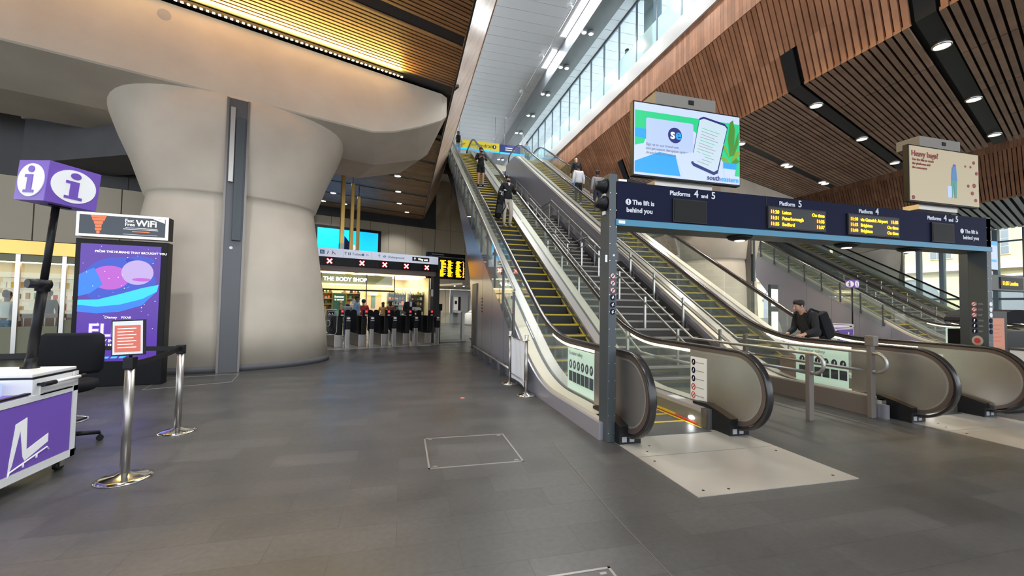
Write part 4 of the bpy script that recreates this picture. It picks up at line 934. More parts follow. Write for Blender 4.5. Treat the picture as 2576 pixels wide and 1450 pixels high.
# ---------------------------------------------------------------- poster kiosk
def scrm(n, c, e): mat(n, tuple(x * .15 for x in c), .25, emit=e * 1.8, ecol=c)
scrm('poster violet', (.055, .012, .24), .85); scrm('nebula pink', (.38, .07, .48), .7); scrm('nebula blue', (.012, .04, .36), .9); scrm('disc cyan', (.01, .42, .85), .9); scrm('disc blue', (.01, .13, .70), .9); scrm('pale orb', (.36, .27, .52), .8)
scrm('neon', (.60, .60, 1), 1.1); scrm('neon halo', (.22, .12, .75), .9); scrm('header dark', (.02, .03, .045), .6); scrm('header orange', (.62, .12, .03), .9); scrm('header white', (.85, .85, .85), .85)
def kiosk(loc, rz, label_, pink=False):
    t = thing('advert_kiosk', label_, 'kiosk', loc, rz)
    W = .62
    MB().bbox(-W, W, 0, .22, .0, 2.46, .01).build('cabinet', 'kiosk black', t)
    hd = MB().bbox(-W, W, -.01, .20, 2.50, 2.90, .008).build('header_box', 'kiosk black', t)
    MB().box(-W + .0, W, -.02, -.01, 2.50, 2.90).build('header_frame', 'header white', hd); MB().box(-W + .04, W - .04, -.024, -.02, 2.54, 2.86).build('header_panel', 'header dark', hd)
    m = MB()
    for k, (r, wd) in enumerate(((.02, .05), (.075, .05), (.13, .07), (.185, .10), (.235, .12))):
        z0 = 2.58 + r; m.prism([(-.33 - wd * .9 - .0, z0 + .045), (-.33 - wd * .75, z0), (-.33 + wd * .75, z0 + .004), (-.33 + wd * .9, z0 + .05)], 'y', -.028, -.024)
    m.build('signal_fan', 'header orange', hd); MB().disc((-.33, -.03, 2.575), 'y', .025, .025, .004, 20).build('signal_dot', 'header orange', hd)
    text('Fast', .075, 'header white', (.02, -.03, 2.775), hd, bold=.001); text('Free', .075, 'header white', (.02, -.03, 2.71), hd, bold=.001); text('WiFi', .15, 'header white', (.17, -.03, 2.715), hd, bold=.003)
    MB().box(.03, .47, -.028, -.024, 2.675, 2.681).box(.0, .48, -.028, -.024, 2.652, 2.658).box(.0, .47, -.028, -.024, 2.565, 2.568).build('small_print', 'header white', hd); MB().box(.12, .36, -.028, -.024, 2.61, 2.625).build('small_print', 'header orange', hd)
    MB().prism([(.40, 2.855), (.57, 2.855), (.57, 2.79)], 'y', -.028, -.024).build('corner_flash', 'header white', hd)
    sc = MB().box(-W + .07, W - .09, -.006, 0, .42, 2.38).build('screen', 'poster violet', t)
    def a(poly, m_, d, nm='graphic'): return MB().prism(poly, 'y', -.006 - d - .0015, -.006 - d).build(nm, m_, sc)
    def el(cx, cz, rx, rz_, m_, d, n=36, a0=0, a1=2 * PI): return a([(cx + rx * math.cos(a0 + (a1 - a0) * i / n), cz + rz_ * math.sin(a0 + (a1 - a0) * i / n)) for i in range(n + (a1 - a0 < 6))], m_, d)
    if pink:
        a([(-.55, .42), (.53, .42), (.53, 2.38), (-.55, 2.38)], 'hot pink', .001); text('NG', .22, 'header white', (-.5, -.012, 2.1), sc, bold=.003); a([(-.5, 1.4), (-.1, 1.5), (.1, 2.0), (-.2, 2.1)], 'red', .003); text('Summer sale', .11, 'header white', (-.2, -.012, 1.3), sc)
        return t
    el(-.02, 1.75, .50, .42, 'nebula blue', .001); el(-.15, 1.82, .26, .2, 'nebula pink', .0025); el(.25, 2.12, .2, .08, 'nebula blue', .001)
    random.seed(3); m = MB()
    for k in range(46):
        x, z = random.uniform(-.52, .50), random.uniform(.5, 2.35); r = random.uniform(.003, .008); m.disc((x, -.0125, z), 'y', r, r, .001, 6)
    m.build('star', 'neon', sc); sc.children[-1]['kind'] = 'stuff'
    a([(-.55, 1.86), (-.45, 1.93), (-.36, 1.98), (-.30, 1.85), (-.24, 1.70), (-.4, 1.55), (-.55, 1.5)], 'disc blue', .004)
    a([(-.55, 1.25), (-.3, 1.22), (0, 1.25), (.3, 1.36), (.5, 1.6), (.52, 1.72), (.3, 1.66), (0, 1.55), (-.3, 1.45), (-.55, 1.44)], 'disc cyan', .005)
    a([(-.55, 1.25), (-.3, 1.22), (0, 1.25), (.3, 1.36), (.5, 1.6), (.3, 1.47), (0, 1.37), (-.3, 1.33), (-.55, 1.36)], 'disc blue', .0065)
    el(.22, 1.92, .22, .21, 'pale orb', .0045); el(.28, 1.80, .13, .03, 'nebula pink', .006)
    text('FROM THE HUMANS THAT BROUGHT YOU', .050, 'header white', (-.36, -.016, 2.24), sc, bold=.0008)
    text('Disney', .06, 'header white', (-.19, -.016, 1.135), sc); text('PIXAR', .05, 'header white', (.03, -.016, 1.135), sc)
    text('ELIO', .30, 'neon halo', (-.40, -.014, .84), sc, bold=.012); text('ELIO', .30, 'neon', (-.40, -.018, .84), sc, bold=.002)
    text('ONLY IN CINEMAS', .068, 'header white', (-.33, -.016, .74), sc, bold=.001); text('JUNE', .10, 'header white', (-.20, -.016, .64), sc, bold=.002)
    for i in range(3): a([(-.2 + .11 * i, .47), (-.12 + .11 * i, .47), (-.10 + .11 * i, .50), (-.18 + .11 * i, .50)], 'disc cyan', .005)
    return t
mat('hot pink', (.85, .04, .25), .3, emit=1.0, ecol=(.9, .03, .25))
kiosk((-4.62, 8.50, 0), .10, 'tall black advert kiosk with a violet space film poster and a free WiFi header')
kiosk((15.3, 17.6, 0), .35, 'distant advert kiosk with a pink and red poster between the escalator banks', True)
t = thing('display_screen', 'tall white lit panel beside the distant pink kiosk', 'screen', (16.4, 15.6, 0), .35)
MB().bbox(0, .75, 0, .12, 0, 2.6, .01).build('cabinet', 'gantry grey', t); MB().box(.05, .70, -.006, 0, .4, 1.35).box(.05, .70, -.006, 0, 1.6, 2.4).build('screen', 'header white', t)
# second desk and sign in the distance
info_desk((18.4, 13.6, 0), -1.25, 'distant purple and white information desk in front of the second escalator bank')
info_sign((19.0, 13.9, 0), .2, (0, 0, 0), 'distant purple cube sign with white i on a thin black pole', 2.45)
office_chair((16.6, 13.0, 0), 1.2, 'distant black chair beside the far information desk')

# ---------------------------------------------------------------- queue posts
def belt_post(loc, h, label_, base=.18):
    t = thing('queue_post', label_, 'barrier post', loc, 0, None)
    MB().lathe([(base, 0), (base, .008), (base * .8, .02), (.06, .034), (.036, .05)], 0, 0, 36).build('base', 'chrome', t)
    MB().tube([(0, 0, .04), (0, 0, h - .10)], .033, 24).build('pole', 'brushed steel', t)
    MB().bbox(-.036, .036, -.036, .036, h - .10, h, .01).build('belt_head', 'black plastic', t)
    return t
pa = belt_post((-2.19, 4.20, 0), 1.0, 'steel queue post with an orange notice on top, nearest the camera', .19)
pb = belt_post((-2.41, 5.53, 0), .97, 'steel queue post standing in front of the concrete column')
def belt(p, q, z, label_, sag=.012):
    m = MB(); pts = []; n = 12; P, Q = Vector(p), Vector(q); d = (Q - P).normalized(); nn = Vector((-d.y, d.x, 0)) * .0015
    vs = []
    for i in range(n + 1):
        c = P.lerp(Q, i / n); zz = z - sag * math.sin(PI * i / n)
        vs += [(c.x - nn.x, c.y - nn.y, zz - .025), (c.x + nn.x, c.y + nn.y, zz - .025), (c.x + nn.x, c.y + nn.y, zz + .025), (c.x - nn.x, c.y - nn.y, zz + .025)]
    fs = [(4 * i + k, 4 * i + (k + 1) % 4, 4 * i + 4 + (k + 1) % 4, 4 * i + 4 + k) for i in range(n) for k in range(4)] + [(0, 3, 2, 1), (4 * n, 4 * n + 1, 4 * n + 2, 4 * n + 3)]
    return tag(m.add(vs, fs).build('queue_belt', 'black plastic'), label_, 'belt')
belt((-2.20, 4.24, 0), (-2.405, 5.49, 0), .93, 'black retractable belt stretched between the two steel queue posts')
belt((-2.45, 5.53, 0), (-3.75, 5.9, 0), .93, 'black belt running left from the farther queue post behind the chair')
t = thing('notice_holder', 'orange and white printed notice in a black frame on the near queue post', 'notice', (-2.19, 4.2, 1.0), 0)
MB().tube([(0, 0, 0), (0, 0, .04)], .012, 8).build('stem', 'black plastic', t)
R_ = Matrix.Translation((-.01, -.02, .02)) @ Matrix.Rotation(math.radians(-2), 4, 'X') @ Matrix.Rotation(math.radians(-3), 4, 'Y')
MB().bbox(-.115, .125, 0, .008, -.005, .29, .002).xf(R_).build('frame', 'black plastic', t); f = MB().box(-.105, .105, -.003, 0, .005, .28).xf(R_).build('paper', 'white', t)
MB().box(-.09, .09, -.0045, -.003, .025, .245).xf(R_).build('orange_block', 'orange print', f); m = MB()
for i in range(7): m.box(-.07, .06 - .02 * (i % 2), -.0055, -.0045, .215 - .026 * i, .221 - .026 * i)
m.xf(R_).build('small_print', 'header white', f)
# rope posts with the white banner
def cafe_post(loc, label_):
    t = thing('banner_post', label_, 'barrier post', loc, 0, None)
    MB().lathe([(.15, 0), (.15, .014), (.13, .03), (.05, .045), (.035, .06)], 0, 0, 36).build('base', 'chrome', t)
    MB().tube([(0, 0, .05), (0, 0, .90)], .024, 20).build('pole', 'brushed steel', t)
    MB().lathe([(.05, .90), (.052, .905), (.03, .912), (.03, .955), (.034, .985), (.030, .99)], 0, 0, 24).build('cap', 'steel', t); return t
cafe_post((1.985, 6.60, 0), 'shiny post at the near end of the white banner by the escalator foot')
cafe_post((1.97, 7.62, 0), 'shiny post at the far end of the white banner, behind the near one')
m = MB(); vs = []; n = 14
for i in range(n + 1):
    y = 6.66 + .88 * i / n; q = math.sin(PI * i / n); bx = .012 * math.sin(i * 1.3)
    for k, z in enumerate((.90 - .03 * q, .55, .12 + .02 * i / n)): vs.append((1.975 + bx * (1 - .5 * k) + .02 * k * q, y - .03 * k * (i / n - .5), z))
for off in (0.0, .003): m.v += [(v[0] + off, v[1], v[2]) for v in vs]
N = len(vs)
for i in range(n):
    for k in range(2):
        a = 3 * i + k; m.f.append([a, a + 1, a + 4, a + 3]); m.f.append([N + a, N + a + 3, N + a + 4, N + a + 1]); m.mi += [0, 0]; m.sm += [True, True]
m.mats = ['white']; tag(m.build('barrier_banner', 'cloth white'), 'white fabric banner hung between two shiny posts beside the escalator wall', 'banner')
tag(MB().tube([(1.975, 6.62, .22), (1.975, 7.6, .22)], .008, 8).tube([(1.975, 6.62, .88), (1.975, 7.6, .88)], .008, 8).build('banner_rod', 'steel'), 'thin steel rods carrying the white banner', 'rod')
tag(MB().cyl(.95, 6.62, -.01, .004, .035, 14).build('floor_marker', 'orange print'), 'tiny orange marker on the floor right of the gates', 'marker')

# ---------------------------------------------------------------- ticket gates (skewed grid)
def inF(t, u, v, z=0): t.location = F2W(u, v, z); t.rotation_euler = (0, 0, FA); return t
GATE_U = [3.19, 3.94, 4.69, 5.45, 6.26]
def make_gate():
    t = thing('ticket_gate', 'ticket gate', 'ticket gate', (0, 0, 0), 0, 'row of ticket gates')
    MB().bbox(-.07, .07, -.07, .07, 0, .62, .02).build('front_leg', 'brushed steel', t)
    MB().bbox(-.075, .075, -.09, .06, .60, .85, .02).build('leg_cover', 'black plastic', t)
    MB().bbox(-.08, .08, -.10, .10, .84, 1.0, .03).build('reader_head', 'black plastic', t)
    MB().disc((0, -.108, .955), 'y', .055, .032, .008, 24).build('card_pad', 'white', t); MB().bbox(-.06, .06, -.115, -.1, .86, .90, .004).build('ticket_slot', 'grey print', t)
    MB().bbox(-.30, -.04, .35, 1.75, 0, .40, .02).build('base_cabinet', 'brushed steel', t); MB().bbox(-.24, -.07, .3, 1.8, .40, 1.02, .03).build('gate_body', 'black plastic', t)
    MB().bbox(-.19, -.07, .15, .35, 1.0, 1.22, .01).build('indicator_box', 'black plastic', t)
    i_ = MB().box(-.17, -.09, .146, .15, 1.13, 1.20).build('indicator', 'dim red', t); m = MB().tube([(-.155, .143, 1.14), (-.105, .143, 1.19)], .006, 5).tube([(-.155, .143, 1.19), (-.105, .143, 1.14)], .006, 5).build('red_cross', 'red led', i_)
    MB().box(-.17, -.09, .146, .15, 1.03, 1.06).build('label_strip', 'white', t)
    for xa, xb in ((.10, .28), (-.46, -.27)):
        xc = (xa + xb) / 2; r = (xb - xa) / 2
        MB().prism([(xc + r * math.cos(q), 1.12 + r * math.sin(q)) for q in [PI * i / 12 for i in range(13)]] + [(xa, .52), (xa + .05, .45), (xb - .05, .45), (xb, .52)], 'y', .75, .79).build('paddle', 'matt black', t)
    return t
mat('dim red', (.25, .01, .01), .4, emit=.8, ecol=(.6, .01, .01))
gt = make_gate(); inF(gt, GATE_U[0], 3.42); gt['label'] = 'ticket gate next to the glass wide gate, leftmost of the five'
for u, lab in zip(GATE_U[1:], ('second ticket gate from the left in the row of five', 'middle ticket gate of the row of five', 'fourth ticket gate from the left, a man in black behind it', 'rightmost ticket gate, beside the dark overhead sign post')): inF(copy_at(gt, (0, 0, 0), lab), u, 3.42)
t = inF(thing('wide_gate', 'glass wide-aisle gate with a wheelchair symbol beside the concrete column', 'gate'), 2.52, 3.5)
MB().bbox(.02, .36, 0, .012, .46, 1.2, .003).build('glass_leaf', 'clear glass', t)
MB().tube([(.02, 0, .5), (.08, 0, .44), (.32, 0, .44), (.37, 0, .52), (.37, 0, 1.18), (.34, 0, 1.22), (.06, 0, 1.22), (.02, 0, 1.18), (.02, 0, .5)], .012, 8).build('frame', 'steel', t)
sy = MB().bbox(.09, .30, -.02, -.005, 1.02, 1.18, .01).build('symbol_plate', 'grey print', t); MB().box(.11, .28, -.024, -.02, 1.04, 1.16).build('symbol_field', 'navy', sy)
m = MB().tube([(.14, -.028, 1.12), (.14, -.028, 1.085), (.17, -.028, 1.08), (.175, -.028, 1.06)], .006, 5).tube([(.14 + .02 * math.cos(q), -.028, 1.075 + .02 * math.sin(q)) for q in [2 * PI * i / 12 for i in range(12)]], .004, 5, closed=True).tube([(.21, -.028, 1.12), (.235, -.028, 1.08), (.25, -.028, 1.055)], .007, 5).tube([(.215, -.028, 1.10), (.205, -.028, 1.055)], .006, 5); m.build('wheelchair_symbol', 'white print', sy)
MB().tube([(.05, -.03, .70), (.14, -.03, .72), (.16, -.03, .80), (.14, -.03, .88), (.05, -.03, .9)], .014, 8).build('push_handle', 'steel', t)
struct(FR(MB().box(2.0, 6.4, 3.15, 5.6, -.01, .004).build('floor_gate_strip', 'steel plate')))
# overhead gate sign
t = inF(thing('gate_sign_beam', 'white and black overhead sign beam with five red crosses above the gates', 'sign beam'), 0, 3.4)
mat('sign white', (.62, .66, .74), .4, emit=.35, ecol=(.75, .8, 1))
bm_ = MB().bbox(2.05, 6.25, 0, .3, 2.86, 3.13, .006).build('white_fascia', 'sign white', t)
bb = MB().bbox(2.05, 6.25, .02, .3, 2.60, 2.86, .004).build('display_band', 'black plastic', t)
mat('brown soffit', (.20, .15, .13), .5); MB().box(2.05, 6.2, .08, .3, 2.44, 2.60).build('soffit', 'brown soffit', t)
for x in (2.59, 3.57, 4.31, 5.06, 5.81):
    c = MB().box(x - .16, x + .16, .008, .02, 2.62, 2.84).build('display', 'kiosk black', bb)
    m = MB().tube([(x - .07, 0, 2.655), (x + .07, 0, 2.795)], .026, 6).tube([(x - .07, 0, 2.795), (x + .07, 0, 2.655)], .026, 6).build('red_cross', 'red led', c)
    MB().tube([(x - .065, -.02, 2.66), (x + .065, -.02, 2.79)], .016, 6).tube([(x - .065, -.02, 2.79), (x + .065, -.02, 2.66)], .016, 6).build('cross_core', 'hot led', c)
def ft(s_, size, x, z, m_='sign ink', **k): return text(s_, size, m_, (x, -.006, z), bm_, **k)
mat('sign ink', (.08, .09, .14), .5)
def arrow(x, z, m_='sign ink'): MB().tube([(x, -.008, z - .05), (x, -.008, z + .05)], .006, 5).tube([(x - .035, -.008, z + .015), (x, -.008, z + .052), (x + .035, -.008, z + .015)], .006, 5).build('arrow', m_, bm_)
arrow(3.06, 3.0); arrow(4.12, 3.0)
MB().box(2.31, 2.44, -.006, 0, 2.935, 3.06).build('blue_square', 'poster blue', bm_); MB().tube([(2.36, -.01, 3.035), (2.36, -.01, 2.99), (2.395, -.01, 2.985), (2.405, -.01, 2.96)], .007, 5).tube([(2.365 + .025 * math.cos(q), -.01, 2.975 + .022 * math.sin(q)) for q in [2 * PI * i / 12 for i in range(12)]], .004, 5, closed=True).build('wheelchair_symbol', 'white print', bm_)
MB().tube([(2.54, -.008, 3.04), (2.54, -.008, 2.98), (2.515, -.008, 2.95)], .011, 5).build('luggage_symbol', 'sign ink', bm_); MB().tube([(2.68, -.008, 3.05), (2.67, -.008, 2.99), (2.65, -.008, 2.94)], .009, 5).tube([(2.68, -.008, 3.01), (2.76, -.008, 2.95)], .009, 5).build('pushchair_symbol', 'sign ink', bm_)
MB().tube([(3.15, -.008, 2.955), (3.15, -.008, 3.04)], .011, 5).tube([(3.20, -.008, 2.955), (3.20, -.008, 3.04)], .011, 5).build('people_symbol', 'sign ink', bm_)
ft('Toilets', .105, 3.26, 2.965); MB().box(3.56, 3.63, -.006, 0, 2.965, 3.035).build('blue_square', 'poster blue', bm_); MB().tube([(3.70, -.008, 2.97), (3.72, -.008, 3.03)], .005, 5).tube([(3.72, -.008, 3.01), (3.78, -.008, 2.99)], .005, 5).build('baby_symbol', 'sign ink', bm_)
MB().tube([(4.30 + .035 * math.cos(q), -.008, 3.0 + .035 * math.sin(q)) for q in [2 * PI * i / 16 for i in range(16)]], .006, 5, closed=True).tube([(4.25, -.008, 3.0), (4.35, -.008, 3.0)], .006, 5).build('roundel', 'sign ink', bm_); ft('Underground', .105, 4.41, 2.965)
for x in (3.0, 3.88): MB().box(x, x + .004, -.002, 0, 2.87, 3.12).build('joint', 'grey print', bm_)
MB().box(5.27, 5.90, -.006, 0, 2.93, 3.07).build('black_plate', 'black print', bm_); MB().tube([(5.36, -.01, 2.955), (5.36, -.01, 3.045)], .006, 5).tube([(5.33, -.01, 3.02), (5.36, -.01, 3.048), (5.39, -.01, 3.02)], .006, 5).build('arrow', 'strip light', bm_); text('Way out', .10, 'strip light', (5.48, -.01, 2.965), bm_)
mat('dark post', (.045, .042, .042), .4); MB().bbox(6.30, 6.55, .46, .72, 0, 3.06, .01).build('post', 'dark post', t); MB().bbox(6.18, 6.42, .1, .5, 2.7, 3.0, .01).build('bracket', 'dark post', t); MB().bbox(6.24, 6.29, .44, .54, 1.72, 1.98, .01).build('card_reader', 'white', t); MB().bbox(6.56, 6.70, .5, .66, 1.2, 1.45, .01).build('camera_box', 'black plastic', t)
MB().box(6.1, 6.24, .42, .44, 2.50, 2.58).build('amber_lamp', 'amber', t)
t = inF(thing('departure_board', 'hanging departure board with yellow columns of train times beyond the gates', 'departure board'), 0, 4.3)
MB().bbox(6.25, 7.85, 0, .2, 3.24, 3.42, .01).build('header', 'black plastic', t); MB().box(6.3, 7.8, -.004, 0, 3.25, 3.27).box(6.4, 6.9, -.004, 0, 3.33, 3.36).build('header_line', 'grey print', t)
bd = MB().bbox(6.25, 7.85, 0, .2, 2.42, 3.22, .01).build('screen_box', 'black plastic', t)
random.seed(11)
for c, (x0, w_) in enumerate(((6.42, .24), (6.72, .30), (7.06, .26), (7.42, .28), (7.72, .1))):
    m = MB()
    for r in range(19):
        z = 3.14 - .034 * r; x1 = x0 + w_ * random.uniform(.55, 1.0); m.box(x0 + random.uniform(0, .05), x1, -.006, 0, z - .022, z)
    tag(m.build('text_column', 'amber', bd), kind='stuff')
# glass barrier and doorway right of the gates
t = inF(thing('glass_barrier', 'low glass barrier between the gate post and the escalator wall', 'glass barrier'), 0, 4.1)
for k in range(2): MB().bbox(6.72 + .56 * k, 7.26 + .56 * k, 0, .012, .10, 1.12, .003).build('glass_panel', 'clear glass', t)
MB().box(6.62, 7.85, -.02, .03, 0, .10).build('base_rail', 'satin rail', t); MB().bbox(7.62, 7.74, -.05, .07, 0, 1.15, .01).build('end_post', 'brushed steel', t); MB().bbox(6.62, 6.71, -.05, .07, 0, 1.2, .01).build('end_post', 'dark steel', t)
t = thing('small_bollard', 'short steel bollard with a dished top at the foot of the grey wall', 'bollard', (2.36, 14.3, 0)); MB().lathe([(.12, .0), (.05, .03), (.04, .2), (.1, .26), (.14, .30), (.13, .32)], 0, 0, 24).build('body', 'steel', t)
# gold masts
for k, (u, v, lab) in enumerate(((3.63, 6.46, 'tallest gilded square mast above the gate sign, the front one'), (4.58, 8.85, 'middle gilded mast of the three above the gate sign'), (5.45, 11.08, 'rear gilded mast of the three, the shortest looking'))):
    t = inF(thing('gilded_mast', lab, 'mast', group='three gilded masts'), u, v)
    MB().bbox(-.07, .07, -.07, .07, 3.4, 6.75, .012).build('shaft', 'gold column', t); MB().bbox(-.085, .085, -.085, .085, 2.9, 3.7, .012).build('sleeve', 'satin rail', t); MB().tube([(0, 0, 6.75), (0, 0, HC)], .02, 8).build('hanger', 'dark steel', t)
# ---------------------------------------------------------------- back wall: blue screen and the shop
t = inF(thing('wall_screen', 'wide bright blue screen in a black frame high on the back wall', 'screen'), 0, 16.9)
MB().bbox(4.38, 8.45, -.12, .08, 4.2, 6.10, .02).build('frame', 'black plastic', t)
mat('vivid blue', (0, .3, .8), .4, emit=1.15, ecol=(.01, .50, .98))
sc = MB().box(4.60, 8.24, -.13, -.12, 4.32, 5.92).build('screen', 'vivid blue', t)
MB().prism([(6.15, 5.55), (7.0, 4.55), (6.9, 4.32), (6.15, 4.32)], 'y', -.135, -.13).build('dark_wedge', 'navy', sc); MB().disc((6.72, -.14, 4.85), 'y', .12, .2, .005).build('pale_blob', 'white print', sc)
sh = inF(thing('shop_unit', 'brightly lit glass-fronted beauty shop with its name in white letters', 'shop'), 0, 17.0)
MB().box(4.5, 12.1, 5.0, 5.1, 0, 3.27).box(4.4, 4.5, .1, 5.1, 0, 3.27).box(12.05, 12.15, .1, 5.1, 0, 3.27).build('inner_wall', 'shop cream', sh)
MB().box(4.4, 12.15, .05, 5.1, 3.27, 3.35).build('shop_ceiling', 'shop cream', sh); MB().box(4.5, 12.05, .05, 5.0, .0, .01).build('shop_floor', 'shop wood', sh)
for k in range(4): MB().box(5.2 + 1.9 * k, 6.6 + 1.9 * k, 1.2, 3.9, 3.20, 3.26).build('ceiling_light_panel', 'shop light', sh)
for x in (4.94, 7.66, 9.5, 12.0): MB().box(x - .025, x + .025, -.03, .03, 0, 3.27).build('mullion', 'dark steel', sh)
MB().box(4.9, 9.5, -.035, .03, 2.14, 2.24).build('transom', 'black plastic', sh); MB().box(4.5, 12.1, -.04, .04, 3.22, 3.27).build('head_light', 'shop light', sh); MB().box(4.6, 9.5, .2, .26, 2.50, 2.56).box(9.6, 12, .3, .36, 2.36, 2.42).build('light_line', 'shop light', sh)
for a, c, z0, z1 in ((4.97, 7.63, 2.24, 3.22), (7.69, 9.48, 2.24, 3.22), (9.53, 11.97, 0.05, 3.22), (4.97, 7.63, .05, 2.14), (7.69, 9.48, .05, 2.14)): MB().box(a, c, -.006, .006, z0, z1).build('glazing', 'shop glass', sh)
mat('shop sage', (.30, .30, .20), .6); MB().box(4.97, 9.48, .38, .44, 2.6, 3.2).build('sign_backboard', 'shop sage', sh)
mat('sign glow', (1, 1, 1), .3, emit=4.0, ecol=(1, 1, 1)); text('THE BODY SHOP', .34, 'sign glow', (5.05, -.05, 2.74), sh, bold=.008)
t = inF(thing('shop_poster', 'green shop poster with a figure, framed in gold behind the shop glass', 'poster'), 6.14, 17.5); MB().bbox(-.45, .45, 0, .05, .35, 2.0, .01).build('frame', 'gold column', t); f = MB().box(-.39, .39, -.01, 0, .42, 1.94).build('poster', 'shop green', t)
text('Summer', .17, 'shop light', (-.3, -.02, 1.70), f); text('is served', .15, 'shop light', (-.28, -.02, 1.53), f)
MB().lathe([(.02, .45), (.10, .6), (.07, .95), (.10, 1.15), (.05, 1.3), (.09, 1.38), (.06, 1.48), (.01, 1.5)], .1, -.06, 16).build('figure', 'shop wood', f)
random.seed(5)
PC = ['shop cream', 'cloth white', 'header orange', 'yellow paint', 'shop green', 'cloth tan', 'white', 'shelf dark', 'poster teal']
def shelf_unit(u, v, wd, label_, dark=False, h=2.1):
    t = inF(thing('shop_shelves', label_, 'shelving', group='shelving in the beauty shop'), u, v)
    MB().box(-wd / 2, wd / 2, .28, .32, 0, h).build('back_panel', 'shelf dark' if dark else 'shop wood', t)
    for k in range(6): MB().box(-wd / 2, wd / 2, 0, .3, .18 + .36 * k, .21 + .36 * k).build('shelf', 'shelf dark' if dark else 'shop cream', t)
    for x in (-wd / 2, wd / 2): MB().box(x - .015, x + .015, 0, .32, 0, h).build('upright', 'dark steel', t)
    return t
def products(u, v, wd, n, lab, rows=6):
    for r in range(rows):
        x = -wd / 2 + .06; 
        while x < wd / 2 - .08:
            ww = random.uniform(.07, .17); hh = random.uniform(.10, .26)
            o = MB().bbox(0, ww, 0, .1, 0, hh, .008).build('shop_product', random.choice(PC)); inF(o, u, v, 0); c, s_ = math.cos(FA), math.sin(FA)
            p = F2W(u + x, v + .05, .212 + .36 * r); o.location = p; tag(o, lab, 'product', lab.replace('small ', '') + ' group'); x += ww + random.uniform(.03, .12)
for i, (u, v, wd, dk, lab, pl_) in enumerate(((5.2, 18.2, 1.3, False, 'cream product shelves at the left end of the beauty shop', 'small packet or bottle on the leftmost shelves of the beauty shop'), (7.15, 18.6, 1.1, False, 'wooden product shelves right of the green poster in the shop', 'small packet or bottle on the shelves right of the green poster'),
     (10.05, 17.9, 1.25, True, 'dark product shelves in the right half of the beauty shop', 'small product on the dark shelves of the shop'), (11.45, 17.9, 1.1, True, 'dark product shelves at the right end of the beauty shop', 'small product on the rightmost dark shelves of the shop'))):
    shelf_unit(u, v, wd, lab, dk); products(u, v, wd, 5, pl_)
t = inF(thing('shop_table', 'low wooden display table in the middle of the beauty shop', 'table'), 8.3, 17.5); MB().bbox(-.9, .9, 0, .8, .7, .78, .01).build('table_top', 'shop wood', t)
for sx in (-.8, .8):
    for sy in (.1, .7): MB().box(sx - .04, sx + .04, sy - .04, sy + .04, 0, .7).build('leg', 'shop wood', t)
t = inF(thing('shop_mirror_unit', 'lit peach alcove with a dark mirror in the middle of the shop', 'alcove'), 8.9, 19.6)
mat('orange alcove', (.75, .42, .2), .5, emit=.3); MB().bbox(-.6, .6, 0, .3, 0, 2.4, .01).build('surround', 'orange alcove', t); MB().box(-.15, .15, -.02, 0, 1.0, 1.9).build('mirror', 'shop green', t); MB().box(-.3, .3, -.03, 0, 1.95, 2.1).build('lamp', 'shop light', t)
l = bpy.data.lights.new('shop lamp', 'AREA'); l.shape = 'RECTANGLE'; l.size = 6.5; l.size_y = 3.5; l.energy = 330; l.color = (1, .84, .58); lo = bpy.data.objects.new('shop_lamp', l); C.objects.link(lo); lo.parent = sh; lo.location = (8.3, 2.6, 3.18)
# ticket machines right of the shop
for k, u in enumerate((14.15, 15.55)):
    t = inF(thing('ticket_machine', 'pale ticket machine set in the brown wall, %s' % ('left one' if k == 0 else 'right one'), 'ticket machine', group='ticket machines'), u, 16.9)
    MB().bbox(-.36, .36, -.06, .02, .75, 2.05, .01).build('surround', 'grey print', t); MB().bbox(-.28, .06, -.09, -.05, .95, 1.9, .01).build('front', 'white', t); MB().box(-.2, -.02, -.1, -.09, 1.4, 1.65).build('screen', 'screen off', t); MB().box(.1, .3, -.07, -.05, .95, 1.95).build('recess', 'kiosk black', t)
    MB().box(-.3, .3, -.3, -.06, .8, .86).build('ledge', 'white', t)
t = inF(thing('spot_row', 'row of small spotlights over the ticket machines', 'ceiling light'), 14.0, 15.5, 2.6)
struct(FR(MB().box(12.2, 22, 12.5, 17.0, 2.62, 2.75).build('ceiling_ticket_area', 'ticket hall cladding')))
for k in range(6): MB().lathe([(.001, -.012), (.05, -.01), (.05, .02)], -1.4 + .62 * k, -1.2 - .1 * k, 12).build('lens', 'cool lens', t)
l = bpy.data.lights.new('ticket area lamp', 'AREA'); l.shape = 'RECTANGLE'; l.size = 5; l.size_y = 2; l.energy = 90; l.color = (1, .93, .8); lo = bpy.data.objects.new('lamp', l); C.objects.link(lo); lo.parent = t; lo.location = (0, -1.2, -.02)
t = inF(thing('seating_pod', 'pale rounded planter bench in front of the ticket machines', 'bench'), 14.6, 14.5); MB().lathe([(.9, 0), (.95, .1), (.95, .75), (.85, .82)], 0, 0, 32).build('body', 'white', t); MB().lathe([(.8, .82), (.6, 1.0), (.2, 1.08), (.01, 1.1)], 0, 0, 24).build('top_mound', 'cloth white', t)
mat('chiller back', (.8, .75, .65), .5, emit=.3, ecol=(1, .88, .7))
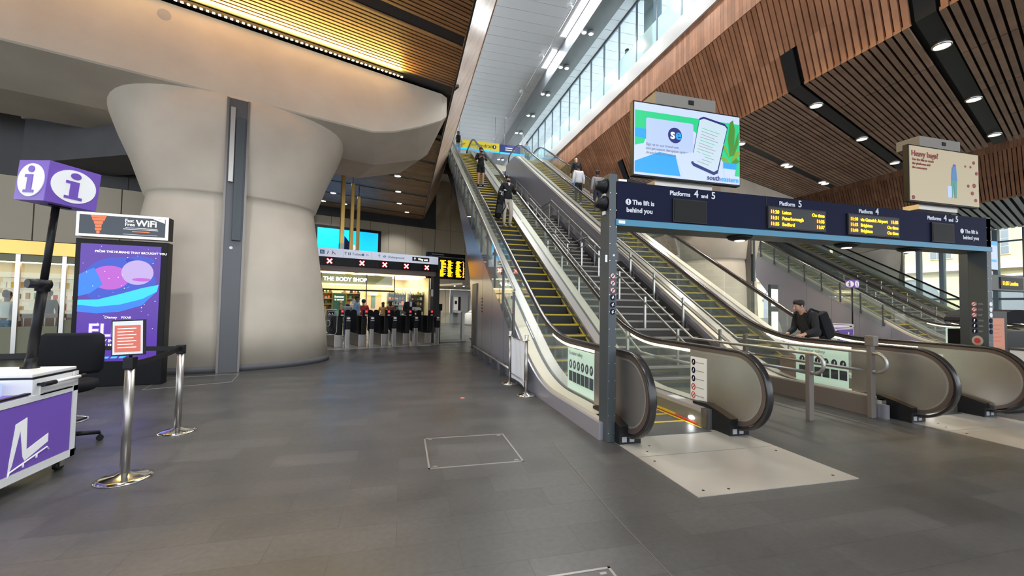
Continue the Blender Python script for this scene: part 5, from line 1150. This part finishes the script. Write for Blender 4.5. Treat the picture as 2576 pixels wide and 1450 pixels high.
# ---------------------------------------------------------------- left shop front
ls = inF(thing('convenience_store', 'glazed convenience store front behind the information desk', 'shop front'), 0, 4.5)
MB().box(-10, -1.6, 4.0, 4.1, 0, 2.5).build('inner_wall', 'shop cream', ls); MB().box(-10, -1.6, .1, 4.1, 2.5, 2.6).build('shop_ceiling', 'shop cream', ls)
for x in (-9.4, -7.4, -5.6, -4.1, -3.33, -1.7): MB().bbox(x - .04, x + .04, -.02, .08, 0, 2.5, .006).build('mullion', 'steel', ls)
MB().box(-10, -1.6, 0, .05, 2.3, 2.48).build('head_panel', 'shop sage', ls); MB().box(-3.33, -1.7, .01, .05, .1, .9).box(-5.6, -3.4, .01, .05, .1, .75).build('kick_panel', 'shop sage', ls)
for a, c in ((-9.3, -7.5), (-7.3, -5.7), (-5.5, -4.2), (-4.0, -3.4), (-3.25, -1.8)): MB().box(a, c, .02, .03, .1, 2.3).build('glazing', 'shop glass', ls)
for k in range(3): MB().box(-9.6, -1.8, .8 + 1.0 * k, .9 + 1.0 * k, 2.42, 2.48).build('tube_light', 'shop light', ls)
l = bpy.data.lights.new('store lamp', 'AREA'); l.shape = 'RECTANGLE'; l.size = 7.5; l.size_y = 2.2; l.energy = 26; l.color = (1, .9, .68); lo = bpy.data.objects.new('store_lamp', l); C.objects.link(lo); lo.parent = ls; lo.location = (-5.6, 2.2, 2.40)
for k, u in enumerate((-8.2, -6.2, -4.4, -2.6)):
    t = inF(thing('chiller_cabinet', 'open lit chiller cabinet inside the convenience store, %s' % ('far left out of frame', 'second from the left', 'behind the sign pole', 'beside the kiosk')[k], 'chiller', group='chillers in the convenience store'), u, 7.4)
    MB().box(-.85, .85, .5, .6, 0, 2.15).build('back_panel', 'chiller back', t); MB().box(-.85, .85, 0, .6, 2.0, 2.15).build('canopy', 'white', t); MB().box(-.85, .85, 0, .5, 0, .5).build('base', 'shelf dark', t)
    for r in range(4): MB().box(-.85, .85, .1, .5, .72 + .32 * r, .75 + .32 * r).build('shelf', 'white', t)
    if k:
        for r in range(4):
            x = -.8
            while x < .72:
                ww = random.uniform(.06, .13); o = MB().bbox(0, ww, 0, .1, 0, random.uniform(.1, .22), .01).build('chilled_product', random.choice(PC + ['red', 'cloth blue'])); p = F2W(u + x, 7.55, .752 + .32 * r); o.location = p; o.rotation_euler = (0, 0, FA)
                tag(o, 'small packet on a lit chiller shelf %s' % ('', 'at the far left edge', 'behind the black sign pole', 'beside the tall kiosk')[k], 'product', 'chilled packets %d' % k); x += ww + random.uniform(.05, .15)
t = inF(thing('shop_counter', 'low dark counter with rails inside the convenience store', 'counter'), -4.6, 6.1)
MB().bbox(-1.9, 1.9, 0, .5, .1, .95, .01).build('body', 'cloth brown', t); MB().bbox(-1.95, 1.95, -.02, .52, .95, 1.0, .01).build('top', 'shelf dark', t); m = MB()
for k in range(20): m.box(-1.85 + .19 * k, -1.83 + .19 * k, -.02, -.005, .45, .9)
tag(m.build('rail', 'steel', t), kind='stuff')
# ---------------------------------------------------------------- people
def skin_mesh(name, verts, edges, radii, sub=2, root=0):
    me = bpy.data.meshes.new(name); me.from_pydata([tuple(v) for v in verts], edges, [])
    o = bpy.data.objects.new(name, me); C.objects.link(o)
    md = o.modifiers.new('skin', 'SKIN'); md.use_smooth_shade = True
    sv = me.skin_vertices[0].data
    for i, r in enumerate(radii): sv[i].radius = r if isinstance(r, tuple) else (r, r)
    sv[root].use_root = True
    s_ = o.modifiers.new('sub', 'SUBSURF'); s_.levels = sub; s_.render_levels = sub
    dg = bpy.context.evaluated_depsgraph_get(); dg.update()
    out = bpy.data.meshes.new_from_object(o.evaluated_get(dg)); bpy.data.objects.remove(o); bpy.data.meshes.remove(me); out.name = name
    return out
def chain_obj(name, chains, material, parent, sub=2, extra=None):
    """chains: list of lists of (point, radius); a chain may start from a shared named point tuple"""
    vs, rs, es, idx = [], [], [], {}
    for ch in chains:
        prev = None
        for p, r in ch:
            k = tuple(round(c, 4) for c in p)
            if k not in idx: idx[k] = len(vs); vs.append(p); rs.append(r)
            if prev is not None: es.append((prev, idx[k]))
            prev = idx[k]
    me = skin_mesh(name, vs, es, rs, sub); me.materials.clear(); me.materials.append(M[material])
    if extra: extra(me)
    for p in me.polygons: p.use_smooth = True
    o = bpy.data.objects.new(name, me); C.objects.link(o); o.parent = parent
    return o
def person(label_, loc, rz, J=None, skin='skin', top='cloth black', bottom='denim', shoes='cloth black', hair='hair', sleeve=1.0, short=False, hairstyle='short', group=None, coat=False, scale=1.0, sub=2, bulk=1.0):
    """local frame: facing -y, left hand at +x, origin between the feet"""
    t = thing('person', label_, 'person', loc, rz, group); t.scale = (scale,) * 3
    D = dict(pel=(0, 0, .94), waist=(0, 0, 1.08), chest=(0, .0, 1.27), neck=(0, .01, 1.45), head=(0, -.01, 1.60), top=(0, .0, 1.69), look=(0, -1, 0),
             shL=(.17, 0, 1.40), elL=(.23, .03, 1.13), wrL=(.25, -.04, .89), shR=(-.17, 0, 1.40), elR=(-.23, .03, 1.13), wrR=(-.25, -.04, .89),
             hiL=(.09, 0, .88), knL=(.10, -.02, .48), anL=(.10, .02, .09), hiR=(-.09, 0, .88), knR=(-.10, -.02, .48), anR=(-.10, .02, .09))
    if J: D.update(J)
    V = {k: Vector(v) for k, v in D.items()}
    look = V['look'].normalized(); side = look.cross(Vector((0, 0, 1))).normalized()
    def P(k): return tuple(V[k])
    ch = [[(P('pel'), .095), (P('waist'), .085), (P('chest'), .125), (P('neck'), .052), (P('head'), (.082, .088)), (P('top'), .062)]]
    nose = V['head'] + look * .098 + Vector((0, 0, -.005)); 
    jaw = V['head'] + look * .045 + Vector((0, 0, -.065)); ch.append([(P('head'), (.082, .088)), (tuple(jaw), .04)])
    for s_ in 'LR':
        sh, el, wr = V['sh' + s_], V['el' + s_], V['wr' + s_]; fo = (wr - el).normalized()
        cr = fo.cross(Vector((0, 1, 0.2))).normalized(); pm = wr + fo * .065
        ch.append([(P('chest'), .125), (tuple(sh), .055), (tuple(el), .040), (tuple(wr), .026), (tuple(pm), (.034, .020))])
        hd = V.get('curl' + s_, Vector((0, -1, 0)))
        for f in range(4):
            off = cr * (.024 - .016 * f); ln = (.062, .072, .068, .052)[f]
            a = pm + off + fo * .022; b_ = a + (fo * .8 + hd * .35).normalized() * ln * .55; c_ = b_ + (fo * .3 + hd * .9).normalized() * ln * .5
            ch.append([(tuple(pm), (.034, .020)), (tuple(a), .009), (tuple(b_), .0085), (tuple(c_), .007)])
        a = wr + fo * .03 + cr * .03; b_ = a + (cr + fo * .6 + hd * .5).normalized() * .035; c_ = b_ + (fo + hd * .6).normalized() * .026
        ch.append([(tuple(wr), .026), (tuple(a), .011), (tuple(b_), .010), (tuple(c_), .008)])
        kn, an = V['kn' + s_], V['an' + s_]; toe = Vector(V.get('toe' + s_, an + Vector((0, 0, 0)) + Vector((look.x, look.y, 0)).normalized() * .15 - Vector((0, 0, .045))))
        ch.append([(P('pel'), .095), (P('hi' + s_), .082), (tuple(kn), .054), (tuple(kn.lerp(an, .35) - look * .012), .052), (tuple(an), .036), (tuple(toe), .028)])
    chain_obj('body', ch, skin, t, sub)
    # face
    m = MB()
    for sg in (-1, 1):
        e = V['head'] + look * .083 + side * sg * .032 + Vector((0, 0, .018)); m.use('white'); ball(m, e, (.010, .010, .006)); m.use('hair'); ball(m, e + look * .006, (.0055, .0055, .0055)); ball(m, e + Vector((0, 0, .02)) + look * .004, (.016, .008, .004))
    m.mats_done = 1; m.build('eyes', None, t)
    m = MB(); ball(m, nose, (.014, .018, .022)); ball(m, V['head'] + look * .09 + Vector((0, 0, .012)), (.009, .012, .022)); m.build('nose', skin, t)
    m = MB(); ball(m, V['head'] + look * .082 + Vector((0, 0, -.042)), (.022, .010, .006)); m.build('mouth', 'orange print' if skin != 'skin dark' else 'cloth brown', t)
    for sg in (-1, 1):
        m = MB(); ball(m, V['head'] + side * sg * .086 + Vector((0, 0, 0)), (.012, .018, .028)); m.build('ear', skin, t)
    # hair
    up = (V['top'] - V['neck']).normalized()
    if hairstyle != 'bald':
        m = MB(); ball(m, V['head'] + Vector((0, 0, .055)) - look * .022, (.092, .098, .078), 14, 10); ball(m, V['head'] - look * .045 + Vector((0, 0, .01)), (.082, .062, .075), 12, 8)
        if hairstyle == 'long': ball(m, V['head'] - look * .06 - Vector((0, 0, .10)), (.085, .055, .14), 12, 8)
        if hairstyle == 'bun': ball(m, V['top'] - look * .06 + Vector((0, 0, .02)), (.05, .05, .045), 10, 8)
        m.build('hair', hair, t)
    if hairstyle == 'beard':
        m = MB(); ball(m, V['head'] + look * .035 + Vector((0, 0, -.06)), (.066, .062, .042), 12, 8); m.build('beard', hair, t)
    # clothing shells
    k = bulk; n_ = V['neck'].lerp(V['chest'], .22)
    tp = [[(tuple(V['pel'] + Vector((0, 0, -.06 if not coat else -.2))), .142 * k), (tuple(V['pel'] + Vector((0, 0, .05))), .145 * k), (P('waist'), .128 * k), (P('chest'), .150 * k), (tuple(n_), .075)]]
    for sg in (-1, 1):
        hp = V['pel'] + side * sg * .085 + Vector((0, 0, -.04 if not coat else -.2)); tp.append([(P('waist'), .128 * k), (tuple(V['pel'] + side * sg * .07 + Vector((0, 0, .05))), .105 * k), (tuple(hp), .098 * k)])
    for s_ in 'LR':
        el, wr = V['el' + s_], V['wr' + s_]; e2 = V['sh' + s_].lerp(el, 1.0) if sleeve > .5 else V['sh' + s_].lerp(el, .6)
        c_ = [(P('chest'), .150 * k), (P('sh' + s_), .074 * k), (tuple(e2), .055 * k)]
        if sleeve > .5: c_.append((tuple(el.lerp(wr, .93)), .040 * k))
        tp.append(c_)
    chain_obj('top', tp, top, t, sub)
    bt = [[(tuple(V['pel'] + Vector((0, 0, .08))), .10), (P('pel'), .128)]]
    for s_ in 'LR':
        kn, an = V['kn' + s_], V['an' + s_]; c_ = [(P('pel'), .128), (P('hi' + s_), .098)]
        if short: c_.append((tuple(V['hi' + s_].lerp(kn, .82)), .088))
        else: c_ += [(tuple(kn), .070), (tuple(kn.lerp(an, .93)), .056)]
        bt.append(c_)
    chain_obj('shorts' if short else 'trousers', bt, bottom, t, sub)
    for s_ in 'LR':
        an = V['an' + s_]; fd = Vector((look.x, look.y, 0)).normalized(); toe = Vector(V.get('toe' + s_, an + fd * .15 - Vector((0, 0, .045))))
        chain_obj('shoe', [[(tuple(an - fd * .03 - Vector((0, 0, .03))), .045), (tuple(an.lerp(toe, .5) - Vector((0, 0, .012))), .042), (tuple(toe - Vector((0, 0, .004))), .034)]], shoes, t, sub)
    return t, V
def ball(m, c, r, n=10, k=6):
    vs = []; fs = []
    for i in range(k + 1):
        th = PI * i / k
        for j in range(n): ph = 2 * PI * j / n; vs.append((c[0] + r[0] * math.sin(th) * math.cos(ph), c[1] + r[1] * math.sin(th) * math.sin(ph), c[2] + r[2] * math.cos(th)))
    for i in range(k):
        for j in range(n): fs.append((i * n + j, i * n + (j + 1) % n, (i + 1) * n + (j + 1) % n, (i + 1) * n + j))
    m.add(vs, fs, True)
def phone(t, c, rot=0):
    m = MB().bbox(-.036, .036, -.005, .005, -.07, .07, .004); m.xf(Matrix.Translation(c) @ Matrix.Rotation(rot, 4, 'X')); return m
STEP = lambda y: SL * (y - 6.53)
# man in black hoodie and shorts coming down, looking at his phone
y = 17.75; t, V = person('person in black hoodie and shorts with headphones, looking at a phone on the nearest escalator', (3.13, y, g(y + .17)), 0, dict(
    elL=(.25, -.04, 1.16), wrL=(.09, -.24, 1.20), elR=(-.25, -.04, 1.16), wrR=(-.09, -.24, 1.20), look=(0, -1, -.35), head=(0, -.03, 1.59), knL=(.10, -.05, .48)), short=True, bottom='matt black', shoes='cloth black', skin='skin', hairstyle='beard')
MB().tube([(.09 * math.cos(q), -.02, 1.60 + .115 * math.sin(q)) for q in [PI * i / 12 for i in range(13)]], .010, 6).build('headphones', 'black plastic', t)
tag(phone(t, (3.13, y - .30, g(y + .17) + 1.21), -.6).build('mobile_phone', 'kiosk black'), 'dark phone held by the person in black hoodie', 'phone')
# man with golf bag
y = 13.35; z0 = g(y + .17); t, V = person('person in black zip jumper and beige trousers riding down with a golf bag', (3.27, y, z0), .12, dict(
    elL=(.25, .0, 1.14), wrL=(.20, -.22, 1.26), elR=(-.27, .05, 1.14), wrR=(-.30, -.03, .93), look=(.15, -1, -.25), knL=(.11, -.08, .49), knR=(-.10, .0, .48)), bottom='cloth beige', shoes='cloth beige', skin='skin', hairstyle='beard', bulk=1.08)
MB().prism([(-.04, 1.46), (.04, 1.46), (.02, 1.36), (-.02, 1.36)], 'y', -.145, -.135).build('collar', 'white', t)
tag(phone(t, (3.44, y - .29, z0 + 1.33), -.3).build('mobile_phone', 'kiosk black'), 'phone in the raised hand of the person with the golf bag', 'phone')
gb = thing('golf_bag', 'black golf bag with white club heads carried by the person in beige trousers', 'golf bag', (2.93, y - .05, z0 + .28)); gb.rotation_euler = (0, .16, 0)
MB().tube([(0, 0, 0), (0, 0, .12), (0, 0, .55), (0, 0, .74)], [.085, .11, .115, .125], 18).build('bag', 'matt black', gb)
MB().bbox(-.10, .10, -.16, -.09, .12, .42, .02).build('pocket', 'black plastic', gb); MB().tube([(.10, -.05, .15), (.19, -.05, .4), (.10, -.05, .66)], .016, 6).build('strap', 'matt black', gb)
for k in range(6):
    a, b_ = .05 * math.cos(k * 1.05), .05 * math.sin(k * 1.05); c = MB().tube([(a, b_, .55), (a * 1.6, b_ * 1.6, .86 + .03 * (k % 3))], .007, 6).build('club_shaft', 'steel', gb)
    m = MB(); ball(m, (a * 1.6 + .03, b_ * 1.6 - .02, .88 + .03 * (k % 3)), (.055, .03, .025)); m.build('club_head', 'white' if k % 2 else 'kiosk black', c)
# bending backpack man
t, V = person('person in black clothes with a black backpack, leaning forward at the second escalator', (7.44, 6.2, 0.0), -PI / 2, dict(
    pel=(0, .04, .93), waist=(0, .0, 1.08), chest=(0, -.10, 1.27), neck=(0, -.20, 1.45), head=(0, -.30, 1.55), top=(0, -.32, 1.64), look=(0, -1, -.5), shL=(.17, -.13, 1.39), shR=(-.17, -.13, 1.39),
    elL=(.22, -.14, 1.12), wrL=(.17, -.36, 1.04), elR=(-.22, -.14, 1.12), wrR=(-.17, -.36, 1.02)), bottom='cloth black', shoes='cloth black', skin='skin', bulk=1.12)
bp = thing('backpack', 'large black backpack worn by the leaning person', 'backpack', (7.44, 6.2, 0), -PI / 2)
Rb = Matrix.Translation((0, .22, 1.20)) @ Matrix.Rotation(.42, 4, 'X')
MB().bbox(-.17, .17, -.12, .10, -.26, .26, .06).xf(Rb).build('bag', 'matt black', bp); MB().bbox(-.13, .13, .09, .16, -.20, .08, .03).xf(Rb).build('pocket', 'black plastic', bp); MB().tube([(-.03, -.08, .26), (0, -.08, .31), (.03, -.08, .26)], .01, 6).xf(Rb).build('grab_handle', 'black plastic', bp)
for s_ in (-.12, .12): MB().tube([(s_, .04, 1.45), (s_, -.14, 1.50), (s_, -.26, 1.36), (s_, -.12, 1.10)], .022, 8).build('strap', 'matt black', bp)
# trolley he holds
t = thing('suitcase', 'dark upright suitcase in front of the leaning person', 'suitcase', (7.02, 6.2, 0)); MB().bbox(-.12, .12, -.18, .18, .05, .62, .04).build('shell', 'cloth brown', t); MB().tube([(0, -.1, .6), (0, -.1, .98), (0, .1, .98), (0, .1, .6)], .012, 6).build('pull_handle', 'steel', t)
for a in (-.09, .09):
    for b_ in (-.14, .14): MB().tube([(a - .01, b_, .03), (a + .01, b_, .03)], .03, 12).build('wheel', 'black plastic', t)
# riders going up with their backs to us
def rider(x, y, lab, **k): return person(lab, (x, y, g(y + .17)), PI, None, sub=1, **k)
rider(6.99 + .12, 16.35, 'person in a white padded jacket, back turned, riding up beside the timber wall', top='cloth white', bottom='cloth black', shoes='white', hairstyle='bun', skin='skin dark', bulk=1.22)
rider(7.62, 15.6, 'person in a grey shirt and dark jeans, back turned, lowest of the riders going up', top='cloth grey', bottom='cloth navy', skin='skin dark', bulk=1.12)
rider(7.75, 18.1, 'bald person in a black jacket, highest of the riders by the timber wall', top='cloth black', bottom='denim', hairstyle='bald', skin='skin pale', bulk=1.1)
t, V = person('person in light blue jeans with a dark bag at the head of the nearest escalator', (3.1, 26.0, 10.6), PI, None, top='cloth white', bottom='cloth blue', hair='hair brown', hairstyle='long', sub=1)
tag(MB().bbox(2.95, 3.22, 25.72, 25.86, 11.55, 11.98, .04).build('shoulder_bag', 'matt black'), 'dark bag on the back of the person at the escalator head', 'bag')
person('person in a pale blue top at the head of the second escalator', (7.75, 26.4, 10.62), .3, None, top='cloth blue', bottom='cloth navy', sub=1)
person('person with dark hair leaning behind the upper glazing', (8.86, 15.47, 10.6), -1.2, dict(look=(0, -1, -.3)), top='cloth black', bottom='cloth navy', hairstyle='bun', sub=1)
# around the gates
def fp(u, v, rz, lab, J=None, **k): return person(lab, F2W(u, v), rz, J, sub=1, **k)
fp(6.13, 5.68, .25, 'bearded person in black jacket with white scarf behind the fourth ticket gate', dict(elL=(.26, -.05, 1.16), wrL=(.12, -.28, 1.18), elR=(-.24, -.02, 1.14), wrR=(-.12, -.25, 1.10)), hairstyle='bald', bulk=1.15, bottom='cloth black', scale=1.03)
MB().bbox(-.045, .045, -.17, -.12, 1.28, 1.47, .02).build('scarf', 'cloth white', bpy.data.objects[[o.name for o in bpy.data.objects if o.name.startswith('person')][-1]])
tag(inF(MB().bbox(-.14, .16, -.02, .02, -.0, .13, .004).build('folded_paper', 'white'), 6.25, 5.36, 1.17), 'white folded paper in the hands of the person behind the fourth gate', 'paper')
fp(4.40, 6.9, 1.4, 'person in light blue shirt and dark cap walking past behind the second gate', top='cloth blue', bottom='cloth black', skin='skin dark')
fp(4.78, 7.35, PI, 'person with black hair and red top beside the one in the light blue shirt', top='red', bottom='cloth black', scale=.92)
fp(4.1, 7.2, PI, 'short person in dark jacket bending near the leftmost gate', dict(head=(0, -.2, 1.45), neck=(0, -.12, 1.36), top=(0, -.24, 1.53)), top='cloth grey', scale=.88)
fp(6.6, 10.4, PI, 'person in tan coat with back turned inside the ticket hall, left of the pair', top='cloth tan', bottom='cloth brown', hair='hair brown', hairstyle='long', scale=.86)
fp(7.05, 10.6, PI, 'person in brown coat with back turned inside the ticket hall, right of the pair', top='cloth brown', bottom='cloth black', hairstyle='long', scale=.90)
fp(-4.42, 5.2, PI, 'person with curly dark hair in a pale top at the very left edge', top='cloth white', bottom='denim', skin='skin dark', hairstyle='bun', scale=.93)
fp(-4.05, 6.6, 0, 'shopper in dark clothes behind the convenience store glass', top='cloth black', skin='skin dark', scale=.96)
